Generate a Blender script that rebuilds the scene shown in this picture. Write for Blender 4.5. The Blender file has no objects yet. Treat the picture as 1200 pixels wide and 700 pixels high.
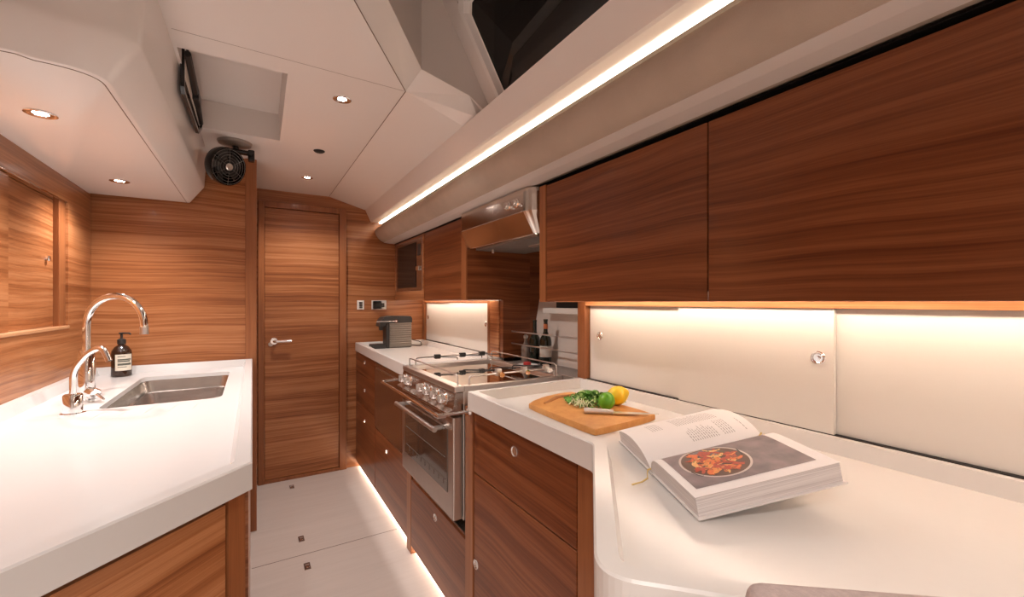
import bpy, bmesh, math, random
from mathutils import Vector, Matrix
random.seed(7)
PI = math.pi
C = bpy.context.scene.collection
sc = bpy.context.scene
FLOOR = -0.045

# ------------------------------------------------------------------ materials
def new_mat(name):
    m = bpy.data.materials.new(name); m.use_nodes = True
    nt = m.node_tree; b = nt.nodes['Principled BSDF']
    return m, nt, b

def plain(name, col, rough=0.5, metal=0.0, spec=0.5, emit=None, es=0, trans=0, ior=1.45, var=0.03, scale=8, bump=0.0, bscale=200, coat=0.0):
    m, nt, b = new_mat(name)
    tc = nt.nodes.new('ShaderNodeTexCoord')
    nz = nt.nodes.new('ShaderNodeTexNoise'); nz.inputs['Scale'].default_value = scale
    nz.inputs['Detail'].default_value = 4
    nt.links.new(tc.outputs['Object'], nz.inputs['Vector'])
    mr = nt.nodes.new('ShaderNodeMapRange')
    mr.inputs['To Min'].default_value = 1 - var; mr.inputs['To Max'].default_value = 1 + var
    nt.links.new(nz.outputs['Fac'], mr.inputs['Value'])
    hs = nt.nodes.new('ShaderNodeHueSaturation'); hs.inputs['Color'].default_value = (*col, 1)
    nt.links.new(mr.outputs['Result'], hs.inputs['Value'])
    nt.links.new(hs.outputs['Color'], b.inputs['Base Color'])
    b.inputs['Roughness'].default_value = rough
    b.inputs['Metallic'].default_value = metal
    b.inputs['Specular IOR Level'].default_value = spec
    b.inputs['IOR'].default_value = ior
    b.inputs['Transmission Weight'].default_value = trans
    b.inputs['Coat Weight'].default_value = coat
    b.inputs['Coat Roughness'].default_value = 0.08
    if emit:
        b.inputs['Emission Color'].default_value = (*emit, 1); b.inputs['Emission Strength'].default_value = es
    if bump:
        n2 = nt.nodes.new('ShaderNodeTexNoise'); n2.inputs['Scale'].default_value = bscale; n2.inputs['Detail'].default_value = 3
        nt.links.new(tc.outputs['Object'], n2.inputs['Vector'])
        bp = nt.nodes.new('ShaderNodeBump'); bp.inputs['Strength'].default_value = bump; bp.inputs['Distance'].default_value = 0.002
        nt.links.new(n2.outputs['Fac'], bp.inputs['Height']); nt.links.new(bp.outputs['Normal'], b.inputs['Normal'])
    return m

def wood(name, stops, sc_=(1.0, 1.0, 84), rough=0.3, seed=0, coat=0.15, wav=0.05):
    m, nt, b = new_mat(name)
    N = nt.nodes.new; L = nt.links.new
    tc = N('ShaderNodeTexCoord')
    # slow waviness of the figure
    wn = N('ShaderNodeTexNoise'); wn.inputs['Scale'].default_value = 1.6; wn.inputs['Detail'].default_value = 1
    L(tc.outputs['Object'], wn.inputs['Vector'])
    sub = N('ShaderNodeVectorMath'); sub.operation = 'SUBTRACT'; sub.inputs[1].default_value = (.5, .5, .5)
    L(wn.outputs['Color'], sub.inputs[0])
    scl = N('ShaderNodeVectorMath'); scl.operation = 'SCALE'; scl.inputs['Scale'].default_value = wav
    L(sub.outputs[0], scl.inputs[0])
    add = N('ShaderNodeVectorMath'); add.operation = 'ADD'
    L(tc.outputs['Object'], add.inputs[0]); L(scl.outputs[0], add.inputs[1])
    mp = N('ShaderNodeMapping'); mp.inputs['Scale'].default_value = sc_; mp.inputs['Location'].default_value = (seed*3.1, seed*1.7, seed*5.3)
    L(add.outputs[0], mp.inputs['Vector'])
    n1 = N('ShaderNodeTexNoise'); n1.inputs['Scale'].default_value = 1.0; n1.inputs['Detail'].default_value = 5; n1.inputs['Roughness'].default_value = 0.7
    L(mp.outputs[0], n1.inputs['Vector'])
    mp2 = N('ShaderNodeMapping'); mp2.inputs['Scale'].default_value = tuple(s*(.28 if s > 10 else .5) for s in sc_); mp2.inputs['Location'].default_value = (seed*1.1, 4, seed*2.3)
    L(add.outputs[0], mp2.inputs['Vector'])
    n2 = N('ShaderNodeTexNoise'); n2.inputs['Scale'].default_value = 1.0; n2.inputs['Detail'].default_value = 2
    L(mp2.outputs[0], n2.inputs['Vector'])
    mp3 = N('ShaderNodeMapping'); mp3.inputs['Scale'].default_value = tuple(s*(6 if s > 10 else 8) for s in sc_)
    L(add.outputs[0], mp3.inputs['Vector'])
    n3 = N('ShaderNodeTexNoise'); n3.inputs['Scale'].default_value = 1.0; n3.inputs['Detail'].default_value = 2
    L(mp3.outputs[0], n3.inputs['Vector'])
    def mul(o, k):
        q = N('ShaderNodeMath'); q.operation = 'MULTIPLY'; q.inputs[1].default_value = k; L(o, q.inputs[0]); return q.outputs[0]
    def addm(a, c):
        q = N('ShaderNodeMath'); q.operation = 'ADD'; L(a, q.inputs[0]); L(c, q.inputs[1]); return q.outputs[0]
    f = addm(addm(mul(n1.outputs['Fac'], .55), mul(n2.outputs['Fac'], .33)), mul(n3.outputs['Fac'], .12))
    cr = N('ShaderNodeValToRGB')
    e = cr.color_ramp.elements
    while len(e) < len(stops): e.new(0.5)
    for i, (p, c) in enumerate(stops): e[i].position = p; e[i].color = (*c, 1)
    L(f, cr.inputs[0]); L(cr.outputs[0], b.inputs['Base Color'])
    b.inputs['Roughness'].default_value = rough
    b.inputs['Coat Weight'].default_value = coat; b.inputs['Coat Roughness'].default_value = 0.12
    b.inputs['Specular IOR Level'].default_value = 0.35
    return m

WS = [(.32, (.130, .038, .012)), (.42, (.245, .082, .027)), (.50, (.355, .135, .050)), (.58, (.465, .205, .088)), (.68, (.32, .118, .043))]
M = {}
M['wood'] = wood('walnut_horizontal_grain', WS)
M['wood2'] = wood('walnut_horizontal_grain_panel', WS, seed=3)
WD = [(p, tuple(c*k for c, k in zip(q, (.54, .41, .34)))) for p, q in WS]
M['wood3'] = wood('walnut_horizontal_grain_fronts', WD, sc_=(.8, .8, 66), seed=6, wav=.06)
M['wood4'] = wood('walnut_dark_flitch_and_shade', WD, sc_=(.8, .8, 60), seed=9, wav=.08)  # dark door veneer; on the niche side it carries the hood's shade
M['woodv'] = wood('walnut_vertical_grain', [(.36, (.20, .066, .024)), (.5, (.28, .10, .036)), (.64, (.34, .13, .05))], sc_=(46, 46, 1.2), seed=2, wav=.02)
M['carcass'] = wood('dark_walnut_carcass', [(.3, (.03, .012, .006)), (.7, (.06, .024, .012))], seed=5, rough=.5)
M['bamboo'] = wood('bamboo_board', [(.32, (.50, .21, .055)), (.5, (.62, .29, .085)), (.66, (.70, .36, .12))], sc_=(30, 30, 30), seed=1, rough=.45, coat=0)
M['solid'] = plain('cream_solid_surface', (.71, .69, .66), rough=.22, var=.012, scale=60)
M['solidL'] = plain('white_solid_surface', (.62, .61, .605), rough=.2, var=.01, scale=60)
M['gel'] = plain('gloss_white_ceiling_panel', (.86, .815, .78), rough=.16, var=.008, scale=3, coat=.2)
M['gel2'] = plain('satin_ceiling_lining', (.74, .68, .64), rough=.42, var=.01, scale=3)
M['groove'] = plain('panel_joint', (.16, .10, .07), rough=.7)
M['slide'] = plain('cream_lacquer', (.74, .71, .66), rough=.28, var=.008)
M['black'] = plain('black_gap', (.012, .011, .010), rough=.6)
M['blackgloss'] = plain('black_gloss_plastic', (.012, .011, .011), rough=.14)
M['blackpl'] = plain('black_plastic', (.03, .028, .027), rough=.4)
M['steel'] = plain('brushed_steel', (.68, .655, .63), rough=.33, metal=1, var=.04, scale=20)
M['mirror'] = plain('polished_steel', (.74, .71, .68), rough=.05, metal=1)
M['hoodsteel'] = plain('satin_hood_steel', (.66, .61, .56), rough=.14, metal=1)
M['sinksteel'] = plain('satin_sink_steel', (.58, .56, .54), rough=.22, metal=1, var=.25, scale=14)
M['chrome'] = plain('chrome', (.88, .88, .88), rough=.04, metal=1)
M['bronze'] = plain('tinted_steel', (.50, .44, .40), rough=.24, metal=1)
M['hob'] = plain('dark_mirror_glass', (.80, .76, .71), rough=.035, metal=1)
M['ovenglass'] = plain('oven_window_glass', (.06, .045, .035), rough=.04, spec=.9, coat=.8)
M['glass'] = plain('window_glass', (.05, .05, .05), rough=.01, trans=1, var=0)
M['suede'] = plain('beige_suede', (.50, .41, .335), rough=.95, spec=.1, var=.16, scale=9, bump=.25, bscale=320)
M['linen'] = plain('grey_pink_linen', (.50, .41, .385), rough=.95, spec=.1, var=.22, scale=160, bump=.6, bscale=420)
M['lining'] = wood('pale_hull_lining', [(.3, (.66, .58, .52)), (.7, (.76, .69, .63))], sc_=(1, 1, 10), rough=.5, coat=0)
M['shelf'] = plain('grey_brown_shelf', (.25, .205, .18), rough=.35)
M['led'] = plain('led_strip_warm', (1, .9, .8), emit=(1.0, .82, .64), es=7)
M['ledu'] = plain('led_strip_cabinet', (1, .9, .8), emit=(1.0, .82, .66), es=22)
M['ledf'] = plain('led_strip_floor', (1, .9, .8), emit=(1.0, .80, .62), es=9)
M['bulb'] = plain('lamp_disc', (1, 1, 1), emit=(1.0, .90, .82), es=40)
M['floor'] = wood('pale_cabin_sole', [(.3, (.62, .545, .495)), (.5, (.67, .595, .545)), (.7, (.71, .635, .585))], sc_=(3, 60, 60), rough=.32, coat=0, wav=.01)
M['paper'] = plain('page_paper', (.86, .83, .82), rough=.6, var=.01)
M['ink'] = plain('printed_text', (.30, .27, .27), rough=.7)
M['gold'] = plain('gold_ribbon', (.60, .42, .10), rough=.45)
M['cover'] = plain('book_cover', (.70, .66, .64), rough=.5)
M['white'] = plain('white_plastic', (.78, .76, .72), rough=.35)
M['brownglass'] = plain('amber_glass', (.030, .014, .008), rough=.08, coat=.5)
M['label'] = plain('cream_label', (.72, .68, .58), rough=.6)
M['green'] = plain('dark_green_glass', (.008, .014, .008), rough=.08, coat=.5)
M['foil'] = plain('orange_foil', (.55, .16, .06), rough=.4)
M['red'] = plain('red_matt', (.45, .035, .03), rough=.6)
M['brass'] = plain('brass', (.80, .50, .25), rough=.2, metal=1)

def page_block_mat():
    m, nt, b = new_mat('page_edges')
    tc = nt.nodes.new('ShaderNodeTexCoord'); mp = nt.nodes.new('ShaderNodeMapping')
    mp.inputs['Scale'].default_value = (4, 4, 900)
    nz = nt.nodes.new('ShaderNodeTexNoise'); nz.inputs['Scale'].default_value = 1
    cr = nt.nodes.new('ShaderNodeValToRGB')
    cr.color_ramp.elements[0].position = .3; cr.color_ramp.elements[0].color = (.50, .44, .43, 1)
    cr.color_ramp.elements[1].position = .6; cr.color_ramp.elements[1].color = (.74, .69, .67, 1)
    nt.links.new(tc.outputs['Object'], mp.inputs[0]); nt.links.new(mp.outputs[0], nz.inputs['Vector'])
    nt.links.new(nz.outputs['Fac'], cr.inputs[0]); nt.links.new(cr.outputs[0], b.inputs['Base Color'])
    b.inputs['Roughness'].default_value = .7
    return m
M['pages'] = page_block_mat()

def peel(name, col, col2, bump):
    m, nt, b = new_mat(name)
    tc = nt.nodes.new('ShaderNodeTexCoord')
    nz = nt.nodes.new('ShaderNodeTexNoise'); nz.inputs['Scale'].default_value = 30
    cr = nt.nodes.new('ShaderNodeValToRGB')
    cr.color_ramp.elements[0].position = .35; cr.color_ramp.elements[0].color = (*col, 1)
    cr.color_ramp.elements[1].position = .7; cr.color_ramp.elements[1].color = (*col2, 1)
    v = nt.nodes.new('ShaderNodeTexVoronoi'); v.inputs['Scale'].default_value = 320
    bp = nt.nodes.new('ShaderNodeBump'); bp.inputs['Strength'].default_value = bump; bp.inputs['Distance'].default_value = .0008
    L = nt.links.new
    L(tc.outputs['Object'], nz.inputs['Vector']); L(tc.outputs['Object'], v.inputs['Vector'])
    L(nz.outputs['Fac'], cr.inputs[0]); L(cr.outputs[0], b.inputs['Base Color'])
    L(v.outputs['Distance'], bp.inputs['Height']); L(bp.outputs[0], b.inputs['Normal'])
    b.inputs['Roughness'].default_value = .32
    return m
M['lemon'] = peel('lemon_peel', (.90, .58, .015), (.96, .70, .03), .5)
M['lime'] = peel('lime_peel', (.10, .36, .01), (.22, .52, .03), .4)
M['leaf'] = plain('salad_leaf', (.13, .33, .05), rough=.45, var=.5, scale=60)
M['leaf2'] = plain('salad_leaf_pale', (.38, .56, .20), rough=.45, var=.3, scale=60)
M['stem'] = plain('salad_stem', (.66, .68, .42), rough=.5)

# ------------------------------------------------------------------ mesh helpers
WL = {}          # world position of every thing
def link(o): C.objects.link(o); return o
def tag(o, label, cat, group=None):
    o['label'] = label; o['category'] = cat
    if group: o['group'] = group
    return o
def thing(name, label, cat, loc=(0, 0, 0), group=None):
    o = bpy.data.objects.new(name, None); link(o); o.location = loc; o.empty_display_size = .05
    WL[o.name] = Vector(loc)
    return tag(o, label, cat, group)
def obj(name, bm, mat, parent=None, smooth=False, label=None, local=False):
    me = bpy.data.meshes.new(name)
    off = Vector((0, 0, 0))
    if parent is not None:
        off = WL.get(parent.name, Vector((0, 0, 0)))
        if not local: bmesh.ops.translate(bm, verts=bm.verts, vec=-off)
    bmesh.ops.recalc_face_normals(bm, faces=bm.faces)
    bm.to_mesh(me); bm.free()
    me.materials.append(M[mat] if isinstance(mat, str) else mat)
    if smooth:
        me.shade_smooth()
        try: me.set_sharp_from_angle(angle=math.radians(38))
        except Exception: pass
    o = bpy.data.objects.new(name, me); link(o)
    if parent is not None: o.parent = parent
    WL[o.name] = off
    if label: o['label'] = label
    return o
def struct(name, bm, mat, smooth=False, parent=None):
    o = obj(name, bm, mat, parent, smooth)
    if parent is None: o['kind'] = 'structure'
    return o
def single(name, bm, mat, label, cat, group=None, smooth=False):
    """one-mesh thing with its origin at the centre of its foot"""
    xs = [v.co.x for v in bm.verts]; ys = [v.co.y for v in bm.verts]; zs = [v.co.z for v in bm.verts]
    loc = Vector(((min(xs)+max(xs))/2, (min(ys)+max(ys))/2, min(zs)))
    bmesh.ops.translate(bm, verts=bm.verts, vec=-loc)
    o = obj(name, bm, mat, None, smooth); o.location = loc
    return tag(o, label, cat, group)

def B(): return bmesh.new()
def box(bm, x0, x1, y0, y1, z0, z1, bev=0, seg=2):
    t = bmesh.new()
    vs = [t.verts.new((x, y, z)) for x in (x0, x1) for y in (y0, y1) for z in (z0, z1)]
    for f in ((0,1,3,2),(4,6,7,5),(0,4,5,1),(2,3,7,6),(0,2,6,4),(1,5,7,3)): t.faces.new([vs[i] for i in f])
    if bev: bmesh.ops.bevel(t, geom=list(t.edges), offset=bev, segments=seg, affect='EDGES', profile=.5)
    merge(bm, t); return bm
def merge(bm, t, mat=None):
    if mat is not None: bmesh.ops.transform(t, matrix=mat, verts=t.verts)
    me = bpy.data.meshes.new('tmp'); t.to_mesh(me); t.free(); bm.from_mesh(me); bpy.data.meshes.remove(me)
def poly(bm, pts):
    return bm.faces.new([bm.verts.new(p) for p in pts])
def prism(bm, pts, z0, z1, bev=0, seg=2):
    t = bmesh.new()
    lo = [t.verts.new((x, y, z0)) for x, y in pts]; hi = [t.verts.new((x, y, z1)) for x, y in pts]
    n = len(pts)
    t.faces.new(hi); t.faces.new(lo[::-1])
    for i in range(n): t.faces.new((lo[i], lo[(i+1) % n], hi[(i+1) % n], hi[i]))
    if bev:
        es = [e for e in t.edges if abs(e.verts[0].co.z-e.verts[1].co.z) < 1e-6]
        bmesh.ops.bevel(t, geom=es, offset=bev, segments=seg, affect='EDGES', profile=.5)
    merge(bm, t); return bm
def extr(bm, prof, axis, a0, a1, shift=(0, 0)):
    """profile of (u,v) pairs pushed along an axis; shift displaces the far end"""
    def P(u, v, a, s):
        u += s[0]; v += s[1]
        return {'y': (u, a, v), 'x': (a, u, v), 'z': (u, v, a)}[axis]
    lo = [bm.verts.new(P(u, v, a0, shift)) for u, v in prof]; hi = [bm.verts.new(P(u, v, a1, (0, 0))) for u, v in prof]
    n = len(prof)
    bm.faces.new(lo); bm.faces.new(hi[::-1])
    for i in range(n): bm.faces.new((lo[i], lo[(i+1) % n], hi[(i+1) % n], hi[i]))
    return bm
def tube(bm, pts, r, n=12, caps=True):
    pts = [Vector(p) for p in pts]
    rs = r if isinstance(r, (list, tuple)) else [r]*len(pts)
    rings = []; prev = None
    for i, p in enumerate(pts):
        if i == 0: t = pts[1]-p
        elif i == len(pts)-1: t = p-pts[i-1]
        else: t = (pts[i+1]-p).normalized()+(p-pts[i-1]).normalized()
        t.normalize()
        if prev is None:
            a = Vector((0, 0, 1)) if abs(t.z) < .9 else Vector((1, 0, 0))
            u = t.cross(a).normalized()
        else:
            u = (prev - t*prev.dot(t)).normalized()
        prev = u; w = t.cross(u)
        rings.append([bm.verts.new(p+(u*math.cos(2*PI*k/n)+w*math.sin(2*PI*k/n))*rs[i]) for k in range(n)])
    for a, b_ in zip(rings, rings[1:]):
        for k in range(n): bm.faces.new((a[k], a[(k+1) % n], b_[(k+1) % n], b_[k]))
    if caps: bm.faces.new(rings[0][::-1]); bm.faces.new(rings[-1])
    return bm
def lathe(bm, prof, c=(0, 0, 0), axis=(0, 0, 1), n=28, close=True):
    t = bmesh.new(); rings = []
    for r, z in prof:
        if r < 1e-6: rings.append([t.verts.new((0, 0, z))])
        else: rings.append([t.verts.new((r*math.cos(2*PI*k/n), r*math.sin(2*PI*k/n), z)) for k in range(n)])
    for a, b_ in zip(rings, rings[1:]):
        for k in range(n):
            k2 = (k+1) % n
            vs = []
            for v in (a[k % len(a)], a[k2 % len(a)], b_[k2 % len(b_)], b_[k % len(b_)]):
                if v not in vs: vs.append(v)
            if len(vs) > 2: t.faces.new(vs)
    ax = Vector(axis).normalized()
    q = Vector((0, 0, 1)).rotation_difference(ax)
    merge(bm, t, Matrix.Translation(c) @ q.to_matrix().to_4x4()); return bm
def arc_pts(pts, rad, seg=6):
    """round the corners of an open 3-D polyline"""
    pts = [Vector(p) for p in pts]; out = [pts[0]]
    for a, b_, c in zip(pts, pts[1:], pts[2:]):
        r = min(rad, (b_-a).length*.45, (c-b_).length*.45)
        p0 = b_+(a-b_).normalized()*r; p1 = b_+(c-b_).normalized()*r
        for k in range(seg+1):
            s = k/seg; out.append(p0*(1-s)**2+b_*2*s*(1-s)+p1*s*s)
    out.append(pts[-1]); return out
def round_poly(pts, rads, seg=8):
    out = []; n = len(pts)
    for i in range(n):
        b_ = Vector(pts[i]); a = Vector(pts[i-1]); c = Vector(pts[(i+1) % n]); r = rads[i]
        if r == 0: out.append(tuple(b_)); continue
        p0 = b_+(a-b_).normalized()*r; p1 = b_+(c-b_).normalized()*r
        for k in range(seg+1):
            s = k/seg; q = p0*(1-s)**2+b_*2*s*(1-s)+p1*s*s; out.append((q.x, q.y))
    return out
def inset(pts, ds):
    """pts clockwise or counter-clockwise; ds = inward distance of edge i (pts[i]->pts[i+1])"""
    n = len(pts); area = sum(pts[i][0]*pts[(i+1) % n][1]-pts[(i+1) % n][0]*pts[i][1] for i in range(n))
    sgn = 1 if area > 0 else -1
    lines = []
    for i in range(n):
        a = Vector(pts[i]); b_ = Vector(pts[(i+1) % n]); d = (b_-a).normalized()
        nrm = Vector((-d.y, d.x))*sgn; lines.append((a+nrm*ds[i], d))
    out = []
    for i in range(n):
        p, d = lines[i-1]; q, e = lines[i]
        cr = d.x*e.y-d.y*e.x
        if abs(cr) < 1e-5: out.append((q.x, q.y)); continue
        t = ((q.x-p.x)*e.y-(q.y-p.y)*e.x)/cr
        out.append((p.x+d.x*t, p.y+d.y*t))
    return out
def ring(bm, A, za, Bp, zb):
    n = len(A)
    a = [bm.verts.new((x, y, za)) for x, y in A]; b_ = [bm.verts.new((x, y, zb)) for x, y in Bp]
    for i in range(n): bm.faces.new((a[i], a[(i+1) % n], b_[(i+1) % n], b_[i]))
def fill(bm, loops, z):
    t = bmesh.new()
    for lp in loops:
        vs = [t.verts.new((x, y, z)) for x, y in lp]
        for i in range(len(vs)): t.edges.new((vs[i], vs[(i+1) % len(vs)]))
    bmesh.ops.triangle_fill(t, use_beauty=True, use_dissolve=False, edges=t.edges)
    merge(bm, t)
def worktop(outer, ds, zt, zr, zb, slope=.01, holes=(), soft=.003):
    """solid worktop with a raised rim all round and a sunk middle"""
    bm = B()
    o1 = inset(outer, [soft]*len(outer))
    i1 = inset(outer, ds); i2 = inset(outer, [d+slope for d in ds])
    ring(bm, outer, zb, outer, zt-soft); ring(bm, outer, zt-soft, o1, zt)
    ring(bm, o1, zt, i1, zt); ring(bm, i1, zt, i2, zr)
    fill(bm, [i2]+list(holes), zr); fill(bm, [outer]+list(holes), zb)
    for h in holes: ring(bm, h, zr, h, zb)
    bmesh.ops.remove_doubles(bm, verts=bm.verts, dist=1e-5)
    return bm

# ------------------------------------------------------------------ the room shell
struct('floor', prism(B(), [(-1.7, -2.3), (1.7, -2.3), (1.7, 3.6), (-1.7, 3.6)], FLOOR-.05, FLOOR), 'floor')
bm = B()                                       # joints of the floor hatches
box(bm, .0, .70, 2.412, 2.415, FLOOR, FLOOR+.0006)
box(bm, .0, .70, 1.30, 1.303, FLOOR, FLOOR+.0006)
struct('trim_1', bm, 'groove')
# far wall with the doorway cut out of it
bm = B()
DX0, DX1, DZ = .036, .622, 1.945
box(bm, -.05, DX0, 3.5, 3.56, FLOOR, 2.25); box(bm, DX1, 1.7, 3.5, 3.56, FLOOR, 2.25); box(bm, DX0, DX1, 3.5, 3.56, DZ, 2.25)
struct('wall_back', bm, 'wood')
# panel wall behind the sink and its end post
struct('wall_sink', box(B(), -.70, -.030, 2.81, 2.85, FLOOR, 2.2), 'wood2')
struct('trim_2', box(B(), -.030, .024, 2.80, 2.86, FLOOR, 2.031, .002), 'woodv')
struct('wall_passage', box(B(), -.03, .020, 2.861, 3.499, FLOOR, 2.2), 'wood')
# left wall with the long opening for its sliding panels
bm = B()
box(bm, -.70, -.66, .2, 2.809, FLOOR, 1.132); box(bm, -.70, -.66, .2, 2.809, 1.655, 2.2)
box(bm, -.70, -.66, 2.515, 2.809, 1.132, 1.655); box(bm, -.70, -.66, .2, .62, 1.132, 1.655)
struct('wall_left', bm, 'wood2')
struct('trim_3', box(B(), -.6999, -.668, 2.445, 2.514, 1.133, 1.654, .002), 'woodv')
bm = B(); box(bm, -.6995, -.655, .63, 2.514, 1.124, 1.136, .002)
struct('trim_4', bm, wood('pale_lipping', [(.3, (.50, .25, .12)), (.7, (.62, .36, .20))]))
struct('trim_5', box(B(), -.6990, -.662, .63, 2.514, 1.648, 1.656, .001), 'mirror')
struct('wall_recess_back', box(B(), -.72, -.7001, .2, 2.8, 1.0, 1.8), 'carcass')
# hull side on the right, the saloon behind the camera
bm = B(); extr(bm, [(1.39, .85), (1.39, .92), (1.50, 1.50), (1.56, 1.80), (1.56, 2.5), (1.70, 2.5), (1.70, FLOOR), (1.39, FLOOR)], 'y', -2.3, 3.5)
struct('wall_right', bm, 'lining')
struct('wall_front', box(B(), -1.7, 1.7, -2.35, -2.3, FLOOR, 2.5), 'gel2')
struct('wall_left_saloon', box(B(), -1.75, -1.7, -2.3, .2, FLOOR, 2.5), 'gel2')
struct('wall_left_return', box(B(), -1.7, -.7, .2, .24, FLOOR, 2.5), 'wood')

# ceiling: flat panel with hatch recess, outboard sloping panel, window recess
CZ = 2.03
H0 = (-.20, .107, 1.69, 2.41)
bm = B()
outer = [(-.75, 3.5), (.50, 3.5), (.497, 1.60), (.231, 1.186), (.05, .90), (.05, -2.3), (-1.7, -2.3), (-1.7, .24), (-.75, .24)]
fill(bm, [outer, [(H0[0], H0[2]), (H0[1], H0[2]), (H0[1]+.012, H0[3]), (H0[0], H0[3])]], CZ)
struct('ceiling', bm, 'gel')
bm = B()                                            # hatch recess
x0, x1, y0, y1 = H0; zt = CZ+.125
poly(bm, [(x1, y0, CZ), (x1+.012, y1, CZ), (x1+.005, y1-.008, zt), (x1-.006, y0, zt)])
poly(bm, [(x0, y1, CZ), (x1+.012, y1, CZ), (x1+.005, y1-.008, zt), (x0, y1-.008, zt)])
poly(bm, [(x0, y0, CZ), (x1, y0, CZ), (x1-.006, y0, zt), (x0, y0, zt)])
poly(bm, [(x0, y0, CZ), (x0, y1, CZ), (x0, y1, zt), (x0, y0, zt)])
poly(bm, [(x0, y0, zt), (x1-.006, y0, zt), (x1+.005, y1-.008, zt), (x0, y1-.008, zt)])
struct('ceiling_hatch_recess', bm, 'gel2')
def tx(y): return -.012*(3.5-y)                    # the hull side closes in towards the camera
bm = B()                                            # sloping panel
poly(bm, [(.50, 3.5, CZ), (.765, 3.5, 1.957), (.765+tx(1.62), 1.62, 1.957), (.497, 1.60, CZ)])
struct('ceiling_sloping_panel', bm, 'gel')
bm = B()                                            # chamfer and walls of the window recess
c2 = (.765+tx(1.62), 1.62, 1.957); I1 = (.527, 1.508, 2.08); I2 = (.7187, 1.508, 2.031); I3 = (.7665, 1.53, 1.965)
def diag(x, y, z, k): return (x-.266*k, y-.411*k, z)
poly(bm, [(.497, 1.60, CZ), c2, I3, I2]); poly(bm, [(.497, 1.60, CZ), I2, I1])
poly(bm, [(.497, 1.60, CZ), I1, (.327, 1.211, 2.08), (.231, 1.186, CZ)])
poly(bm, [(.231, 1.186, CZ), (.327, 1.211, 2.08), (.13, .90, 2.08), (.05, .90, CZ)])
poly(bm, [(.05, .90, CZ), (.13, .90, 2.08), (.13, -2.3, 2.08), (.05, -2.3, CZ)])
struct('ceiling_recess_chamfer', bm, 'gel')
bm = B()
T = 2.42
poly(bm, [I1, (.327, 1.211, 2.08), (.327, 1.211, T), (.527, 1.508, T)])
poly(bm, [(.327, 1.211, 2.08), (.13, .90, 2.08), (.13, .90, T), (.327, 1.211, T)])
poly(bm, [(.13, .90, 2.08), (.13, -2.3, 2.08), (.13, -2.3, T), (.13, .90, T)])
poly(bm, [I1, I2, (.83, 1.508, 1.96), (.83, 1.508, T), (.527, 1.508, T)])
poly(bm, [I2, I3, (.83, 1.53, 1.95), (.83, 1.508, 1.96)])
poly(bm, [(.1, 1.6, T), (.9, 1.6, T), (.9, -2.3, T), (.1, -2.3, T)])
struct('ceiling_window_recess', bm, 'gel2')
# sloping cabin side around the window
def ws(z): return .81-.562*(z-2.0)
WY0, WY1, WZ0, WZ1 = -.60, 1.40, 1.985, 2.285
def wquad(bm, ya, yb, za, zb, th=.03, out=0):
    n = Vector((1, 0, .562)).normalized()
    ps = [Vector((ws(z)+out, y, z)) for y, z in ((ya, za), (yb, za), (yb, zb), (ya, zb))]
    f = [bm.verts.new(p) for p in ps]; g = [bm.verts.new(p+n*th) for p in ps]
    bm.faces.new(f); bm.faces.new(g[::-1])
    for i in range(4): bm.faces.new((f[i], f[(i+1) % 4], g[(i+1) % 4], g[i]))
bm = B()
wquad(bm, 1.43, 1.508, 1.94, T); wquad(bm, -2.3, WY0-.03, 1.94, T)
wquad(bm, WY0-.03, 1.43, 1.94, WZ0-.02); wquad(bm, WY0-.03, 1.43, WZ1+.03, T)
struct('wall_cabin_side', bm, 'gel2')
win = B()
n = Vector((1, 0, .562)).normalized()
def wring(bm, m0, m1, o0, o1):
    def lp(m, o):
        c = .022
        q = [(WY0-m, WZ0-m), (WY1+m, WZ0-m), (WY1+m, WZ1+m-c), (WY1+m-c*1.3, WZ1+m), (WY0-m, WZ1+m)]
        return [bm.verts.new(Vector((ws(z), y, z))+n*o) for y, z in q]
    a = lp(m0, o0); b_ = lp(m1, o1)
    for i in range(5): bm.faces.new((a[i], a[(i+1) % 5], b_[(i+1) % 5], b_[i]))
wring(win, .035, .030, -.002, -.010); wring(win, .030, .010, -.010, -.010); wring(win, .010, .004, -.010, .012); wring(win, .004, -.004, .012, .012)
w1 = struct('window_1', win, 'gel')
bm = B()
pn = [(WY0-.004, WZ0-.004), (WY1+.003, WZ0-.004), (WY1+.003, WZ1-.019), (WY1-.026, WZ1+.003), (WY0-.004, WZ1+.003)]
f0 = [bm.verts.new(Vector((ws(z), y, z))+n*.014) for y, z in pn]; f1 = [bm.verts.new(Vector((ws(z), y, z))+n*.020) for y, z in pn]
bm.faces.new(f0); bm.faces.new(f1[::-1])
for i in range(5): bm.faces.new((f0[i], f0[(i+1) % 5], f1[(i+1) % 5], f1[i]))
pane = obj('window_pane', bm, 'glass', w1, label='dark window pane with night outside')

# cove: ledge, light slot and bolster
YN = -2.2; sh = (tx(YN), 0)
bm = B()
extr(bm, [(.765, 1.957), (.806, 1.868), (.818, 1.866), (.95, 1.866), (.95, 1.95), (.82, 1.962)], 'y', YN, 3.499, sh)
struct('trim_6', bm, 'gel')
bm = B(); extr(bm, [(.870, 1.8655), (.870, 1.860), (.882, 1.860), (.882, 1.8655)], 'y', YN, 3.49, sh)
led = thing('cove_light_strip', 'long warm white light strip in the ceiling cove above the suede bolster', 'light strip', (.87, .6, 1.857))
obj('light_strip', bm, 'led', led)
bm = B(); extr(bm, [(.882, 1.8655), (.882, 1.854), (.887, 1.854), (.887, 1.8655)], 'y', YN, 3.49, sh)
obj('profile', bm, 'steel', led)
bm = B()
prof = [(.848, 1.818), (.840, 1.806), (.840, 1.790), (.846, 1.768), (.862, 1.744), (.882, 1.726), (.905, 1.714), (.945, 1.708), (1.00, 1.706), (1.03, 1.712), (1.03, 1.80), (.95, 1.83)]
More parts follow.
